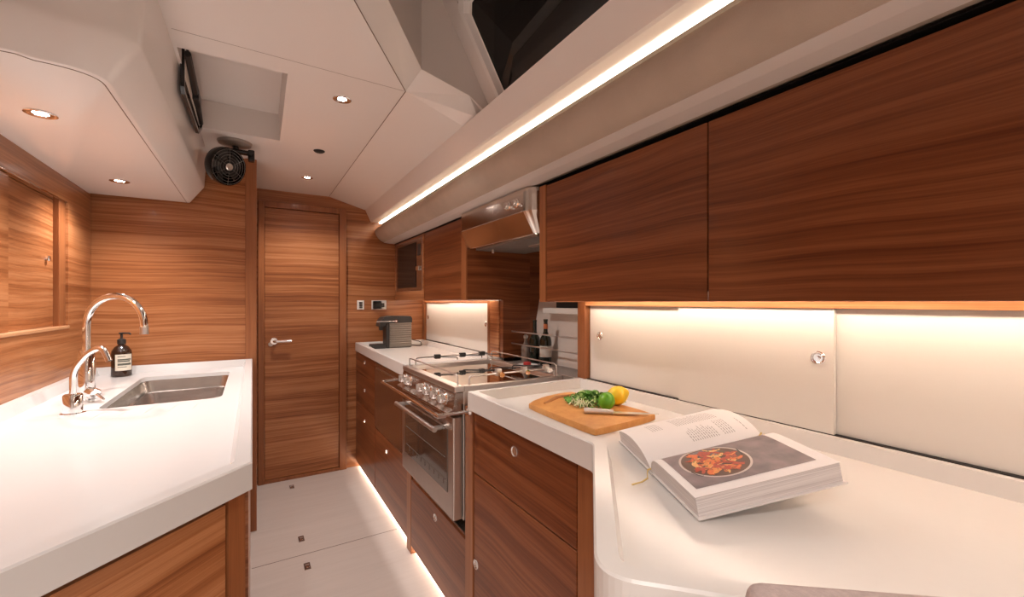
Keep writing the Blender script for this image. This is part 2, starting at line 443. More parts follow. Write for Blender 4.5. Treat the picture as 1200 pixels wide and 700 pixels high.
extr(bm, prof, 'y', YN, 3.498, sh)
bol = single('bolster', bm, 'suede', 'long beige suede bolster running above the wall cabinets', 'upholstered trim', smooth=True)
bm = B(); extr(bm, [(.907, 1.7125), (.945, 1.7065), (1.00, 1.7045), (1.0, 1.7055), (.945, 1.7075), (.907, 1.7135)], 'y', YN, 3.497, sh)
struct('trim_7', bm, 'gel2')
struct('wall_upper_right', box(B(), 1.0, 1.56, -2.2, 3.49, 1.83, 1.86), 'gel2')

# hairline joints in the ceiling
def seam(bm, a, b_, w=.0022, d=.0008):
    a = Vector(a); b_ = Vector(b_); t = (b_-a).normalized(); s = t.cross(Vector((0, 0, 1))).normalized()*w/2
    dn = Vector((0, 0, -d))
    vs = [a-s, a+s, b_+s, b_-s]
    lo = [bm.verts.new(v+dn) for v in vs]; hi = [bm.verts.new(v+Vector((0, 0, d))) for v in vs]
    bm.faces.new(lo); bm.faces.new(hi[::-1])
    for i in range(4): bm.faces.new((lo[i], lo[(i+1) % 4], hi[(i+1) % 4], hi[i]))
bm = B()
seam(bm, (.499, 3.49, CZ), (.497, 1.60, CZ), .003); seam(bm, (.497, 1.60, CZ), (.231, 1.186, CZ)); seam(bm, (.231, 1.186, CZ), (.05, .90, CZ))
seam(bm, (-.20, 1.583, CZ), (.49, 1.60, CZ), .0012, .0004)
struct('trim_8', bm, 'groove')

# moulded overhead box on the left
def footprint(xr, yn, yf, r, k=8):
    p = [(-.75, yn-.015), (-.42, yn-.015)]
    cx, cy = xr-r, yn+r
    c0 = (xr-.10, yn); 
    for i in range(k+1):
        s = i/k; a = Vector((xr-r*1.5, yn)); b_ = Vector((xr, yn)); c = Vector((xr+.002, yn+r))
        q = a*(1-s)**2+b_*2*s*(1-s)+c*s*s; p.append((q.x, q.y))
    p += [(xr+.008, (yn+yf)/2), (xr+.012, yf), (-.75, yf)]
    return p
bm = B()
lv = [(-.215, 1.255, 2.790, .08, 2.0299), (-.226, 1.268, 2.790, .08, 1.846), (-.229, 1.269, 2.789, .08, 1.836), (-.236, 1.272, 2.786, .08, 1.826), (-.286, 1.300, 2.781, .07, 1.753), (-.291, 1.304, 2.781, .07, 1.750)]
loops = [[bm.verts.new((x, y, z)) for x, y in footprint(a, b_, c, r)] for a, b_, c, r, z in lv]
for A, Bq in zip(loops, loops[1:]):
    for i in range(len(A)): bm.faces.new((A[i], A[(i+1) % len(A)], Bq[(i+1) % len(A)], Bq[i]))
bm.faces.new(loops[-1])
bmesh.ops.delete(bm, geom=[v for v in bm.verts if v.co.x < -.80], context='VERTS')
struct('ceiling_overhead_box', bm, 'gel', smooth=True)
bm = B(); fp = [(-.655, 1.297)]+footprint(-.300, 1.312, 2.78, .065)[1:-1]
for a, b_ in zip(fp, fp[1:]): seam(bm, (*a, 1.750), (*b_, 1.750), .0022, .0008)
struct('trim_9', bm, 'groove')

# ------------------------------------------------------------------ lamps
def downlight(x, y, z, label, power, group='recessed downlights'):
    t = thing('downlight', label, 'downlight', (x, y, z), group)
    obj('bezel', lathe(B(), [(.034, .0), (.034, -.003), (.031, -.0045), (.026, -.0045), (.0165, -.0012), (.0165, .0015), (.034, .0015)], (x, y, z), n=36), 'chrome', t, True)
    obj('lens', lathe(B(), [(0, -.0018), (.0163, -.0012), (.0163, .0005), (0, .0005)], (x, y, z), n=24), 'bulb', t)
    l = bpy.data.lights.new('downlight_beam', 'SPOT'); l.energy = power; l.color = (1, .91, .86); l.spot_size = math.radians(140); l.spot_blend = .85; l.shadow_soft_size = .022
    lo = bpy.data.objects.new('downlight_beam', l); link(lo); lo.parent = t; lo.location = (0, 0, -.014)
P1 = 26
downlight(.303, 1.788, CZ, 'round chrome ceiling downlight above the cooker, nearest in the flat ceiling', P1)
downlight(.303, 3.029, CZ, 'round chrome ceiling downlight in front of the far door', P1*.8)
downlight(-.493, 1.672, 1.75, 'round chrome downlight under the left overhead box, nearer one', P1*1.05)
downlight(-.481, 2.430, 1.75, 'round chrome downlight under the left overhead box, farther one near the wood corner', P1*.62)
for x, y in ((-.25, -.30), (-.45, -1.15), (.45, -1.5), (-1.1, -.7)):  # unseen lamps added behind the camera, their bounce fills the galley
    downlight(x, y, CZ, 'unseen round chrome ceiling downlight added behind the viewer as fill light over the saloon', P1*1.35)
single('smoke_sensor', lathe(B(), [(0, -.008), (.020, -.008), (.027, -.003), (.028, 0), (0, 0)], (.304, 2.466, CZ)), 'black',
       'small dark round sensor in the ceiling between the two downlights', 'sensor', smooth=True)

# ------------------------------------------------------------------ door at the far end
bm = B()
box(bm, DX0+.001, .076, 3.475, 3.53, FLOOR, 1.944, .003); box(bm, .570, DX1-.001, 3.475, 3.53, FLOOR, 1.944, .003)
box(bm, .0761, .5699, 3.475, 3.53, 1.903, 1.944, .003)
box(bm, .0761, .5699, 3.478, 3.53, FLOOR, FLOOR+.022, .002)
struct('trim_10', bm, 'woodv')
d = struct('door_1', box(B(), .0775, .5685, 3.496, 3.53, FLOOR+.024, 1.901, .002), 'wood2')
bm = B()
hx, hy, hz = .135, 3.496, .955
lathe(bm, [(0, .012), (.022, .012), (.026, .008), (.026, 0), (0, 0)], (hx, hy, hz), (0, -1, 0))
tube(bm, arc_pts([(hx, hy-.01, hz), (hx, hy-.045, hz), (hx+.11, hy-.045, hz)], .015), .0085, 12)
obj('door_handle', bm, 'chrome', d, True)
bm = B(); lathe(bm, [(0, .006), (.014, .006), (.016, 0), (0, 0)], (hx-.02, hy, hz-.02), (0, -1, 0)); obj('lock_rose', bm, 'steel', d, True)

# switches on the far wall
t = thing('light_switch_panel', 'white switch plate with four black rocker keys on far wall', 'light switch', (.728, 3.5, 1.18))
obj('plate', box(B(), .702, .754, 3.490, 3.4999, 1.175, 1.247, .003), 'white', t)
for k in range(4): obj('rocker', box(B(), .716, .741, 3.485, 3.491, 1.189+k*.012, 1.198+k*.012, .001), 'blackpl', t)
t = thing('socket_panel', 'double socket plate with a black adapter plugged in on far wall', 'socket', (.87, 3.5, 1.18))
obj('plate', box(B(), .812, .928, 3.490, 3.4999, 1.175, 1.247, .003), 'white', t)
obj('adapter', box(B(), .818, .882, 3.455, 3.4905, 1.181, 1.242, .006), 'blackgloss', t)
obj('rocker', box(B(), .884, .908, 3.474, 3.4905, 1.193, 1.226, .003), 'blackpl', t)

# ------------------------------------------------------------------ pulls
def ring_pull(p, nrm, parent, r=.0145):
    bm = B(); lathe(bm, [(0, .0015), (r*.55, .0008), (r*.70, .0012), (r*.80, .0042), (r*.95, .0042), (r, .0015), (r, -.001), (0, -.001)], p, nrm, 24)
    obj('ring_pull', bm, 'chrome', parent, True)

# ------------------------------------------------------------------ left worktop with sink
LZ, LR, LB = .92, .885, .866
Lout = [(0.0, 2.809), (-.659, 2.809), (-.659, .335), (.004-.003, .996)]
Lout = [(0.003, 2.799), (-.6595, 2.799), (-.6595, .336), (.001, .992)]
Lpoly = list(Lout)
nL = len(Lpoly)
dsL = []
for i in range(nL):
    a, b_ = Lpoly[i], Lpoly[(i+1) % nL]
    if abs(a[1]-b_[1]) < 1e-3: dsL.append(.020)
    elif abs(a[0]-b_[0]) < 1e-3 and a[0] < -.5: dsL.append(.028)
    elif a[0] > -.02 and b_[0] > -.02 and abs(a[0]-b_[0]) < .006: dsL.append(.030)
    else: dsL.append(.034)
SX0, SX1, SY0, SY1 = -.432, -.094, 1.90, 2.60
hole = round_poly([(SX0, SY0), (SX1, SY0), (SX1, SY1), (SX0, SY1)], [.03, .05, .03, .05], 6)
wt = single('sink_worktop', worktop(Lpoly, dsL, LZ, LR, LR-.018, .012, [hole]), 'solidL', 'white solid worktop with raised rim around the sink on the left', 'worktop')
bm = B()     # deep front edge of the worktop
i_ = inset(Lpoly, [.02]*nL)
ring(bm, Lpoly, LR-.0181, Lpoly, LB); ring(bm, Lpoly, LB, i_, LB); ring(bm, i_, LB, i_, LR-.0181)
bm2 = bm; 
def to_local(o, bm): bmesh.ops.translate(bm, verts=bm.verts, vec=-o.location)
to_local(wt, bm); obj('edge_skirt', bm, 'solidL', wt, local=True)
bm = B()
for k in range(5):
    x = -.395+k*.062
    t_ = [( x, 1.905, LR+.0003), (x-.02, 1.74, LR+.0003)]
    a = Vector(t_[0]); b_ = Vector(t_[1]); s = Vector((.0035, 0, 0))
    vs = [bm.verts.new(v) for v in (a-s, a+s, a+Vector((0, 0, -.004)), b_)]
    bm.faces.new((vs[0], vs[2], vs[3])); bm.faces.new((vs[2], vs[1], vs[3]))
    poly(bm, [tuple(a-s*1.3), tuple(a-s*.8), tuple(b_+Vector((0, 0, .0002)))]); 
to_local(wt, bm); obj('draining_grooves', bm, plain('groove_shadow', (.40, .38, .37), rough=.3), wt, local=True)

t = thing('sink', 'stainless steel sink sunk into the left white worktop', 'sink', ((SX0+SX1)/2, 2.25, .70))
bm = B()
def rr(m, r): return round_poly([(SX0-m, SY0-m), (SX1+m, SY0-m), (SX1+m, SY1+m), (SX0-m, SY1+m)], [r]*4, 6)
h0 = rr(.006, .04); h1 = rr(.004, .04); h2 = rr(-.006, .04); h3 = rr(-.016, .04); h4 = rr(-.024, .045); h5 = rr(-.05, .04)
ring(bm, h0, .866, h1, .866); ring(bm, h1, .866, h2, .815); ring(bm, h2, .815, h3, .812); ring(bm, h3, .812, h4, .745); ring(bm, h4, .745, h5, .725)
fill(bm, [h5], .725)
bmesh.ops.remove_doubles(bm, verts=bm.verts, dist=1e-5)
obj('basin', bm, 'sinksteel', t, True)
obj('drain', lathe(B(), [(0, .004), (.03, .004), (.042, .002), (.045, 0), (0, 0)], (-.26, 2.3, .7255)), 'chrome', t, True)

# sink cabinet: straight side along the passage and a diagonal front towards the camera
t = thing('sink_cabinet', 'walnut base cabinet with diagonal door under the white sink worktop', 'cabinet', (-.33, 1.9, FLOOR))
bm = B()
prism(bm, [(-.022, 2.798), (-.658, 2.798), (-.658, .40), (-.030, 1.03)], FLOOR, .700)
box(bm, -.0001, -.0001, 0, 0, 0, 0) if False else None
for v in bm.verts: pass
obj('body', bm, 'carcass', t)
box_bm = box(B(), -.0215, -.006, 1.075, 2.798, FLOOR, LB-.003, .001); obj('side_panel', box_bm, 'wood', t)
# post at the corner, turned with the diagonal
def dg(s, o, z):      # s along the diagonal from the passage corner, o outward
    return (-.006-s*.7071+o*.7071, 1.012-s*.7071-o*.7071+.0, z)
def dbox(bm, s0, s1, o0, o1, z0, z1):
    vs = [bm.verts.new(dg(s, o, z)) for s in (s0, s1) for o in (o0, o1) for z in (z0, z1)]
    for f in ((0,1,3,2),(4,6,7,5),(0,4,5,1),(2,3,7,6),(0,2,6,4),(1,5,7,3)): bm.faces.new([vs[i] for i in f])
    return bm
bm = dbox(B(), .004, .042, -.06, -.003, FLOOR, LB-.003); obj('corner_post', bm, 'woodv', t)
dr = obj('door', dbox(B(), .046, .86, -.020, -.006, .02, LB-.018), 'wood2', t)
obj('top_shadow_gap', dbox(B(), .046, .86, -.024, -.0205, LB-.017, LB-.004), 'black', t)

# sliding panels in the left wall
o = single('sliding_panel', box(B(), -.697, -.686, 1.96, 2.444, 1.137, 1.647, .001), 'wood', 'walnut sliding panel with a small chrome knob above the sink tap', 'sliding panel', 'sliding panels in the left wall')
bm = lathe(B(), [(0, .012), (.009, .012), (.011, .008), (.006, .004), (.006, 0), (0, 0)], (-.6858, 2.375, 1.405), (1, 0, 0)); to_local(o, bm); obj('knob', bm, 'chrome', o, True, local=True)
single('sliding_panel', box(B(), -.683, -.672, .64, 2.03, 1.137, 1.647, .001), 'wood2', 'darker walnut sliding panel at the left picture edge, without knob', 'sliding panel', 'sliding panels in the left wall')

# taps
fx, fy = -.500, 2.085
t = thing('kitchen_tap', 'tall chrome gooseneck mixer tap behind the sink', 'tap', (fx, fy, LR))
bm = B(); lathe(bm, [(0, 0), (.030, 0), (.030, .005), (.024, .008), (.0225, .05), (.0225, .175), (.020, .180), (0, .180)], (fx, fy, LR)); obj('body', bm, 'chrome', t, True)
dv = Vector((.85, -.53, 0)).normalized(); base = Vector((fx, fy, LR)); R = .103
pts = [base+Vector((0, 0, .17)), base+Vector((0, 0, .22))]
for k in range(0, 19):
    a = PI*k/18; pts.append(base+Vector((0, 0, .268))+dv*(R-R*math.cos(a))+Vector((0, 0, R*math.sin(a))))
pts.append(base+dv*2*R+Vector((0, 0, .245)))
bm = B(); tube(bm, pts, .0115, 16); obj('spout', bm, 'chrome', t, True)
bm = B(); e = base+dv*2*R; tube(bm, [e+Vector((0, 0, .262)), e+Vector((0, 0, .236))], .0125, 16); obj('aerator', bm, 'steel', t, True)
bm = B(); hb = base+Vector((.012, -.022, .095))
lathe(bm, [(0, 0), (.017, 0), (.019, .01), (.019, .045), (.015, .052), (0, .052)], tuple(base+Vector((.01, -.012, .03))), (.5, -.85, 0))
tube(bm, [base+Vector((.035, -.050, .03)), base+Vector((.06, -.075, .012))], [.006, .005], 10)
obj('lever', bm, 'chrome', t, True)
gx, gy = -.478, 1.86
t = thing('filter_tap', 'small chrome drinking water tap on round base, in front of the tall tap', 'tap', (gx, gy, LR))
obj('body', lathe(B(), [(0, 0), (.030, 0), (.030, .004), (.0235, .006), (.0235, .058), (.021, .062), (0, .062)], (gx, gy, LR)), 'chrome', t, True)
b0 = Vector((gx, gy, LR)); d2 = Vector((.86, -.50, 0)).normalized()
pts = arc_pts([b0+Vector((0, 0, .055)), b0+Vector((0, 0, .135)), b0+d2*.045+Vector((0, 0, .190)), b0+d2*.09+Vector((0, 0, .212)), b0+d2*.112+Vector((0, 0, .165))], .045, 6)
bm = B(); tube(bm, pts, .0085, 14); obj('spout', bm, 'chrome', t, True)
# soap
sx, sy = -.525, 2.690
t = thing('soap_bottle', 'brown pump bottle of hand soap with cream label behind the sink', 'bottle', (sx, sy, LR))
obj('body', lathe(B(), [(0, 0), (.034, 0), (.038, .004), (.038, .105), (.036, .120), (.026, .138), (.014, .148), (.013, .155), (0, .155)], (sx, sy, LR), n=36), 'brownglass', t, True)
bm = B()
for r0, z0, z1, a0, a1, in ((.0386, .03, .105, -2.0, -.25),):
    K = 20
    for k in range(K):
        u0 = a0+(a1-a0)*k/K; u1 = a0+(a1-a0)*(k+1)/K
        poly(bm, [(sx+r0*math.cos(u0), sy+r0*math.sin(u0), LR+z0), (sx+r0*math.cos(u1), sy+r0*math.sin(u1), LR+z0), (sx+r0*math.cos(u1), sy+r0*math.sin(u1), LR+z1), (sx+r0*math.cos(u0), sy+r0*math.sin(u0), LR+z1)])
bmesh.ops.remove_doubles(bm, verts=bm.verts, dist=1e-5)
lb = obj('label', bm, 'label', t, True)
bm = B()
for z0, z1, a1 in ((.078, .084, -.4), (.070, .076, -.55), (.054, .064, -.4), (.045, .048, -.9), (.094, .097, -1.0)):
    K = 14; a0 = -1.75; r0 = .0389
    for k in range(K):
        u0 = a0+(a1-a0)*k/K; u1 = a0+(a1-a0)*(k+1)/K
        poly(bm, [(sx+r0*math.cos(u0), sy+r0*math.sin(u0), LR+z0), (sx+r0*math.cos(u1), sy+r0*math.sin(u1), LR+z0), (sx+r0*math.cos(u1), sy+r0*math.sin(u1), LR+z1), (sx+r0*math.cos(u0), sy+r0*math.sin(u0), LR+z1)])
obj('label_print', bm, plain('label_print', (.10, .11, .09), rough=.6), lb)
bm = B(); lathe(bm, [(0, .152), (.016, .152), (.016, .172), (.011, .176), (.005, .178), (.005, .198), (.010, .200), (.010, .206), (0, .206)], (sx, sy, LR))
tube(bm, [(sx, sy, LR+.203), (sx+.030, sy-.018, LR+.203), (sx+.036, sy-.021, LR+.197)], .004, 8)
obj('pump', bm, 'blackpl', t, True)

# ------------------------------------------------------------------ fan and hatch handle
fx, fy, fz = -.072, 2.55, CZ
t = thing('cabin_fan', 'round black fan with wire guard hanging from the ceiling by the wood post', 'fan', (fx, fy, fz))
obj('mount', lathe(B(), [(0, 0), (.075, 0), (.07, -.012), (.03, -.020), (0, -.020)], (fx, fy, fz)), plain('mount_shadow_grey', (.30, .25, .22), rough=.4), t, True)  # grey of the disc stands in for shadow at the ceiling
fc = Vector((-.108, 2.50, 1.892)); fd = Vector((.62, -.74, -.26)).normalized()
bm = B(); tube(bm, [(fx, fy, fz-.015), (fx+.01, fy, fz-.045), (fx-.01, fy+.01, fz-.075)], .014, 10)
box(bm, fx-.05, fx+.075, fy-.02, fy+.02, fz-.055, fz-.035, .008)
box(bm, fx+.055, fx+.085, fy-.022, fy+.022, fz-.085, fz-.03, .006); obj('bracket', bm, 'blackgloss', t, True)
bm = B(); lathe(bm, [(.035, -.055), (.070, -.045), (.088, -.02), (.090, .015), (.088, .022), (.084, .022), (.084, -.010), (.06, -.035), (.035, -.045)], tuple(fc), tuple(fd), 40); obj('housing', bm, 'blackgloss', t, True)
bm = B(); lathe(bm, [(0, -.05), (.04, -.05), (.04, -.012), (.026, .0), (0, 0)], tuple(fc), tuple(fd), 24); obj('motor', bm, 'blackpl', t, True)
q = Vector((0, 0, 1)).rotation_difference(fd).to_matrix()
for k in range(5):
    bm = B(); a = 2*PI*k/5
    ps = []
    for (r, da, z) in ((.022, -.25, .001), (.022, .25, -.012), (.078, .55, -.014), (.078, -.15, .006)):
        ps.append(fc+q @ Vector((r*math.cos(a+da), r*math.sin(a+da), z)))
    f_ = poly(bm, ps); ex = bmesh.ops.extrude_face_region(bm, geom=[f_]); bmesh.ops.translate(bm, verts=[v for v in ex['geom'] if isinstance(v, bmesh.types.BMVert)], vec=-fd*.002)
    obj('blade', bm, 'blackpl', t)
bm = B()
for r in (.030, .043, .056, .069, .082):
    pts = [fc+q @ Vector((r*math.cos(2*PI*k/36), r*math.sin(2*PI*k/36), .026-.10*max(0, r-.06))) for k in range(37)]
    tube(bm, pts, .0011, 6, False)
for k in range(6):
    a = 2*PI*k/6+.3; tube(bm, [fc+q @ Vector((.02*math.cos(a), .02*math.sin(a), .027)), fc+q @ Vector((.086*math.cos(a), .086*math.sin(a), .022))], .0012, 6)
obj('wire_guard', bm, plain('dark_wire', (.20, .19, .18), rough=.3, metal=.7), t)
bm = B(); lathe(bm, [(0, .032), (.014, .031), (.018, .026), (0, .026)], tuple(fc), tuple(fd)); obj('badge', bm, 'steel', t, True, label='silver centre cap')

bx = -.2085
t = thing('hatch_mirror', 'slim black framed oval hatch fitting on the side of the overhead box', 'hatch fitting', (bx, 2.05, 1.95))
fr = [(1.80, 2.145), (1.80, 1.955), (1.825, 1.938), (2.27, 1.955), (2.41, 2.022), (2.41, 2.06), (2.28, 2.145)]
bm = B(); inn = inset(fr, [.012]*len(fr)); k = len(fr)
a0 = [bm.verts.new((bx+.016, y, z)) for y, z in fr]; b0_ = [bm.verts.new((bx+.016, y, z)) for y, z in inn]
a1 = [bm.verts.new((bx+.004, y, z)) for y, z in fr]; b1 = [bm.verts.new((bx+.004, y, z)) for y, z in inn]
for i in range(k):
    j = (i+1) % k
    bm.faces.new((a0[i], a0[j], b0_[j], b0_[i])); bm.faces.new((a0[i], a0[j], a1[j], a1[i])); bm.faces.new((b0_[i], b0_[j], b1[j], b1[i])); bm.faces.new((a1[i], a1[j], b1[j], b1[i]))
obj('frame', bm, 'blackgloss', t)
bm = B(); q = inset(fr, [.0125]*k); lo = [bm.verts.new((bx+.0045, y, z)) for y, z in q]; hi = [bm.verts.new((bx+.0065, y, z)) for y, z in q]
bm.faces.new(hi); bm.faces.new(lo[::-1])
for i in range(k): bm.faces.new((lo[i], lo[(i+1) % k], hi[(i+1) % k], hi[i]))
obj('mirror', bm, 'mirror', t)
obj('clamp', box(B(), bx+.007, bx+.030, 2.10, 2.19, 2.035, 2.075, .004), 'blackpl', t)
bm = B(); tube(bm, [(bx+.016, 1.87, 2.10), (bx+.016, 2.14, 2.055), (bx+.016, 2.36, 2.03)], [.012, .014, .008], 8); obj('bar', bm, 'blackpl', t)

# ------------------------------------------------------------------ right far side: base cabinets
XF = .70; XN = .682
t = thing('drawer_cabinet', 'narrow walnut three-drawer base cabinet against the far wall', 'cabinet', (.95, 3.19, FLOOR))
obj('body', box(B(), XF+.012, 1.22, 2.893, 3.498, .0, .853), 'carcass', t)
for z0, z1, hz_ in ((.702, .850, .80), (.482, .698, .60), (.002, .478, .38)):
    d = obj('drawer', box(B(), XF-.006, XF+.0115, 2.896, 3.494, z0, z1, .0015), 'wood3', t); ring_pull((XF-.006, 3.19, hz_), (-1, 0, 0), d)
obj('plinth', box(B(), .74, 1.22, 2.893, 3.498, FLOOR, -.0005), 'carcass', t)
t = thing('dishwasher', 'steel fronted dishwasher drawer between walnut fronts, left of the cooker', 'dishwasher', (.95, 2.54, .405))
obj('body', box(B(), XF+.012, 1.20, 2.206, 2.890, .412, .853), 'carcass', t)
obj('front_panel', box(B(), XF-.006, XF+.0115, 2.209, 2.888, .414, .838, .003), 'bronze', t)
bm = B(); tube(bm, [(XF-.004, 2.85, .805), (XF-.004, 2.25, .805)], .006, 8); obj('rail', bm, 'steel', t, True)
t = thing('dishwasher_base_cabinet', 'walnut base drawer with ring pull below the dishwasher', 'cabinet', (.95, 2.54, FLOOR))
obj('body', box(B(), XF+.012, 1.20, 2.206, 2.890, 0, .409), 'carcass', t)
d = obj('drawer', box(B(), XF-.006, XF+.0115, 2.209, 2.888, .002, .408, .0015), 'wood3', t); ring_pull((XF-.006, 2.60, .335), (-1, 0, 0), d)
obj('plinth', box(B(), .74, 1.20, 2.206, 2.890, FLOOR, -.0005), 'carcass', t)

Fout = [(.690, 3.499), (.659, 2.135), (1.235, 2.135), (1.235, 3.499)]
fw = single('far_worktop', worktop(Fout, [.030, .022, .022, .022], LZ, LR, .856, .014), 'solid', 'cream worktop with raised rim under the coffee machine, beyond the cooker', 'worktop')
# end panels either side of the cooker
single('end_panel', box(B(), XF-.010, 1.15, 2.135, 2.203, FLOOR, .854, .002), 'woodv', 'upright walnut panel on the far side of the cooker', 'panel', 'panels flanking the cooker')
single('end_panel', box(B(), XN-.008, 1.15, 1.388, 1.452, FLOOR, .852, .002), 'woodv', 'upright walnut panel between the cooker and the near drawers', 'panel', 'panels flanking the cooker')
t = thing('cooker_base_cabinet', 'walnut drawer front with ring pull below the oven', 'cabinet', (.9, 1.79, FLOOR))
obj('body', box(B(), XF+.012, 1.15, 1.455, 2.132, 0, .335), 'carcass', t)
d = obj('drawer', box(B(), XF-.010, XF+.0115, 1.457, 2.130, .002, .338, .0015), 'wood3', t); ring_pull((XF-.010, 1.79, .290), (-1, 0, 0), d, .017)
obj('plinth', box(B(), .74, 1.15, 1.455, 2.132, FLOOR, -.0005), 'carcass', t)
obj('sill', box(B(), XF+.0, 1.15, 1.455, 2.132, .3385, .346, .001), 'steel', t)
# light strip in the toe space
ft = thing('floor_light_strip', 'warm light strip glowing under the right base cabinets at the floor', 'light strip', (.735, 2.3, FLOOR+.004))
obj('light_strip', box(B(), .722, .738, .80, 3.49, FLOOR+.004, FLOOR+.016), 'ledf', ft)

# ------------------------------------------------------------------ near base cabinet, worktop
XN = .682
t = thing('near_drawer_cabinet', 'walnut base cabinet with two large fronts and ring pulls under the near cream worktop', 'cabinet', (.9, 1.1, FLOOR))
bm = B(); box(bm, XN+.012, 1.13, .80, 1.386, 0, .853); obj('body', bm, 'carcass', t)
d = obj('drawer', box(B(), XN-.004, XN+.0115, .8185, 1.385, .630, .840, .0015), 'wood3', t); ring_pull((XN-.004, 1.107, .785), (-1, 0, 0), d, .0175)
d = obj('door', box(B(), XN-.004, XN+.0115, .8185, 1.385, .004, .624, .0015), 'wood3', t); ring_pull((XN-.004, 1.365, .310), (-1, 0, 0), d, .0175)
obj('corner_post', box(B(), XN-.004, XN+.03, .735, .8145, FLOOR, .853, .001), 'woodv', t)
bm = B(); prism(bm, [(.70, .733), (.45, .43), (.60, .24), (.95, -.2), (1.13, -.2), (1.13, .733)], 0, .853); obj('peninsula_base', bm, plain('cream_base', (.70, .66, .61), rough=.4), t)
obj('plinth', box(B(), .74, 1.13, .74, 1.386, FLOOR, -.0005), 'carcass', t)

Nout = [(1.200, 1.392), (.652, 1.380), (.650, .728), (.338, .376), (.70, .005), (.95, -.26), (1.200, -.26)]
Nrad = [0, 0, .012, .052, 0, 0, 0]
Npoly = round_poly(Nout, Nrad, 9)
dsN = []
for i in range(len(Npoly)):
    a, b_ = Npoly[i], Npoly[(i+1) % len(Npoly)]
    if a[0] > 1.16 and b_[0] > 1.16: dsN.append(.046)
    elif a[1] > 1.36 and b_[1] > 1.36: dsN.append(.022)
    else: dsN.append(.030)
single('near_worktop', worktop(Npoly, dsN, LZ, LR, .856, .010), 'solid', 'cream worktop with raised rim and rounded peninsula tip, holding the open book', 'worktop')

# settee back at the bottom of the picture
a = Vector((.404, .243)); d1 = Vector((.783, -.622)).normalized(); n1 = Vector((-d1.y, d1.x))*-1
pp = [a, a+d1*.60, a+d1*.60+n1*.10, a+n1*.10]
t_ = bmesh.new(); prism(t_, [tuple(p) for p in pp], FLOOR+.02, .972)
bmesh.ops.bevel(t_, geom=list(t_.edges), offset=.016, segments=4, affect='EDGES', profile=.5)
single('settee_back', t_, 'linen', 'grey-pink linen seat back at the bottom edge beside the peninsula', 'seat', smooth=True)

# ------------------------------------------------------------------ cooker
CX, CY0, CY1 = .640, 1.468, 2.105
t = thing('gas_cooker', 'stainless steel cooker with oven, knobs and rails between the two cream worktops', 'cooker', (.88, 1.79, .35))
obj('body', box(B(), CX+.035, 1.135, CY0, CY1, .420, .900, .003), 'steel', t)
bm = B(); box(bm, CX, CX+.040, CY0, CY1, .898, .920, .003); box(bm, 1.115, 1.140, CY0, CY1, .898, .920, .003)
box(bm, CX+.0401, 1.1149, CY0, CY0+.022, .898, .920, .002); box(bm, CX+.0401, 1.1149, CY1-.022, CY1, .898, .920, .002)
obj('hob_frame', bm, 'steel', t)
obj('hob_top', box(B(), CX+.0402, 1.1148, CY0+.0222, CY1-.0222, .895, .908), 'hob', t, label='mirror-like hob surface')
obj('hob_joint', box(B(), CX+.045, 1.11, 1.80, 1.806, .907, .9095), 'blackpl', t)
# control panel, leaning back, with a lip
bm = B(); extr(bm, [(CX+.003, .897), (CX-.006, .838), (CX-.030, .828), (CX-.030, .822), (CX+.035, .822), (CX+.035, .897)], 'y', CY0, CY1)
obj('control_panel', bm, 'bronze', t)
kn = Vector((-1, 0, .15)).normalized()
for y in (2.050, 1.975, 1.795, 1.715, 1.630, 1.550):
    p = (CX-.002, y, .864)
    bm = B(); lathe(bm, [(0, .030), (.0155, .030), (.018, .026), (.019, .008), (.024, .005), (.025, 0), (0, 0)], p, tuple(kn), 24)
    k_ = obj('knob', bm, 'chrome', t, True)
    q = Vector(p)+kn*.031
    obj('pointer', box(B(), q.x-.004, q.x+.004, q.y-.003, q.y+.003, q.z-.013, q.z+.013, .001), 'steel', k_)
# oven door
dd = obj('oven_door', box(B(), CX-.004, CX+.033, CY0+.004, CY1-.004, .424, .806, .004), 'steel', t)
bm = B(); box(bm, CX-.0065, CX-.0035, 1.525, 2.050, .512, .752, .001); g = obj('oven_window', bm, 'ovenglass', dd, label='dark oven window')
bm = B()
for k in range(9): box(bm, CX-.0078, CX-.0066, 1.56+k*.052, 1.562+k*.052, .535, .555)
box(bm, CX-.0078, CX-.0066, 1.54, 2.03, .556, .559); box(bm, CX-.0078, CX-.0066, 1.54, 2.03, .640, .642)
obj('rack_lines', bm, plain('rack_seen_through_glass', (.16, .13, .11), rough=.4), g)
obj('top_panel', box(B(), CX-.0062, CX-.0038, CY0+.010, CY1-.010, .760, .802, .001), 'bronze', dd)
bm = B(); tube(bm, [(.598, 2.075, .745), (.598, 1.560, .745)], .0095, 14)
for y in (2.050, 1.585): tube(bm, [(.598, y, .745), (CX-.003, y, .745)], .009, 12)
obj('door_handle', bm, 'steel', dd, True)
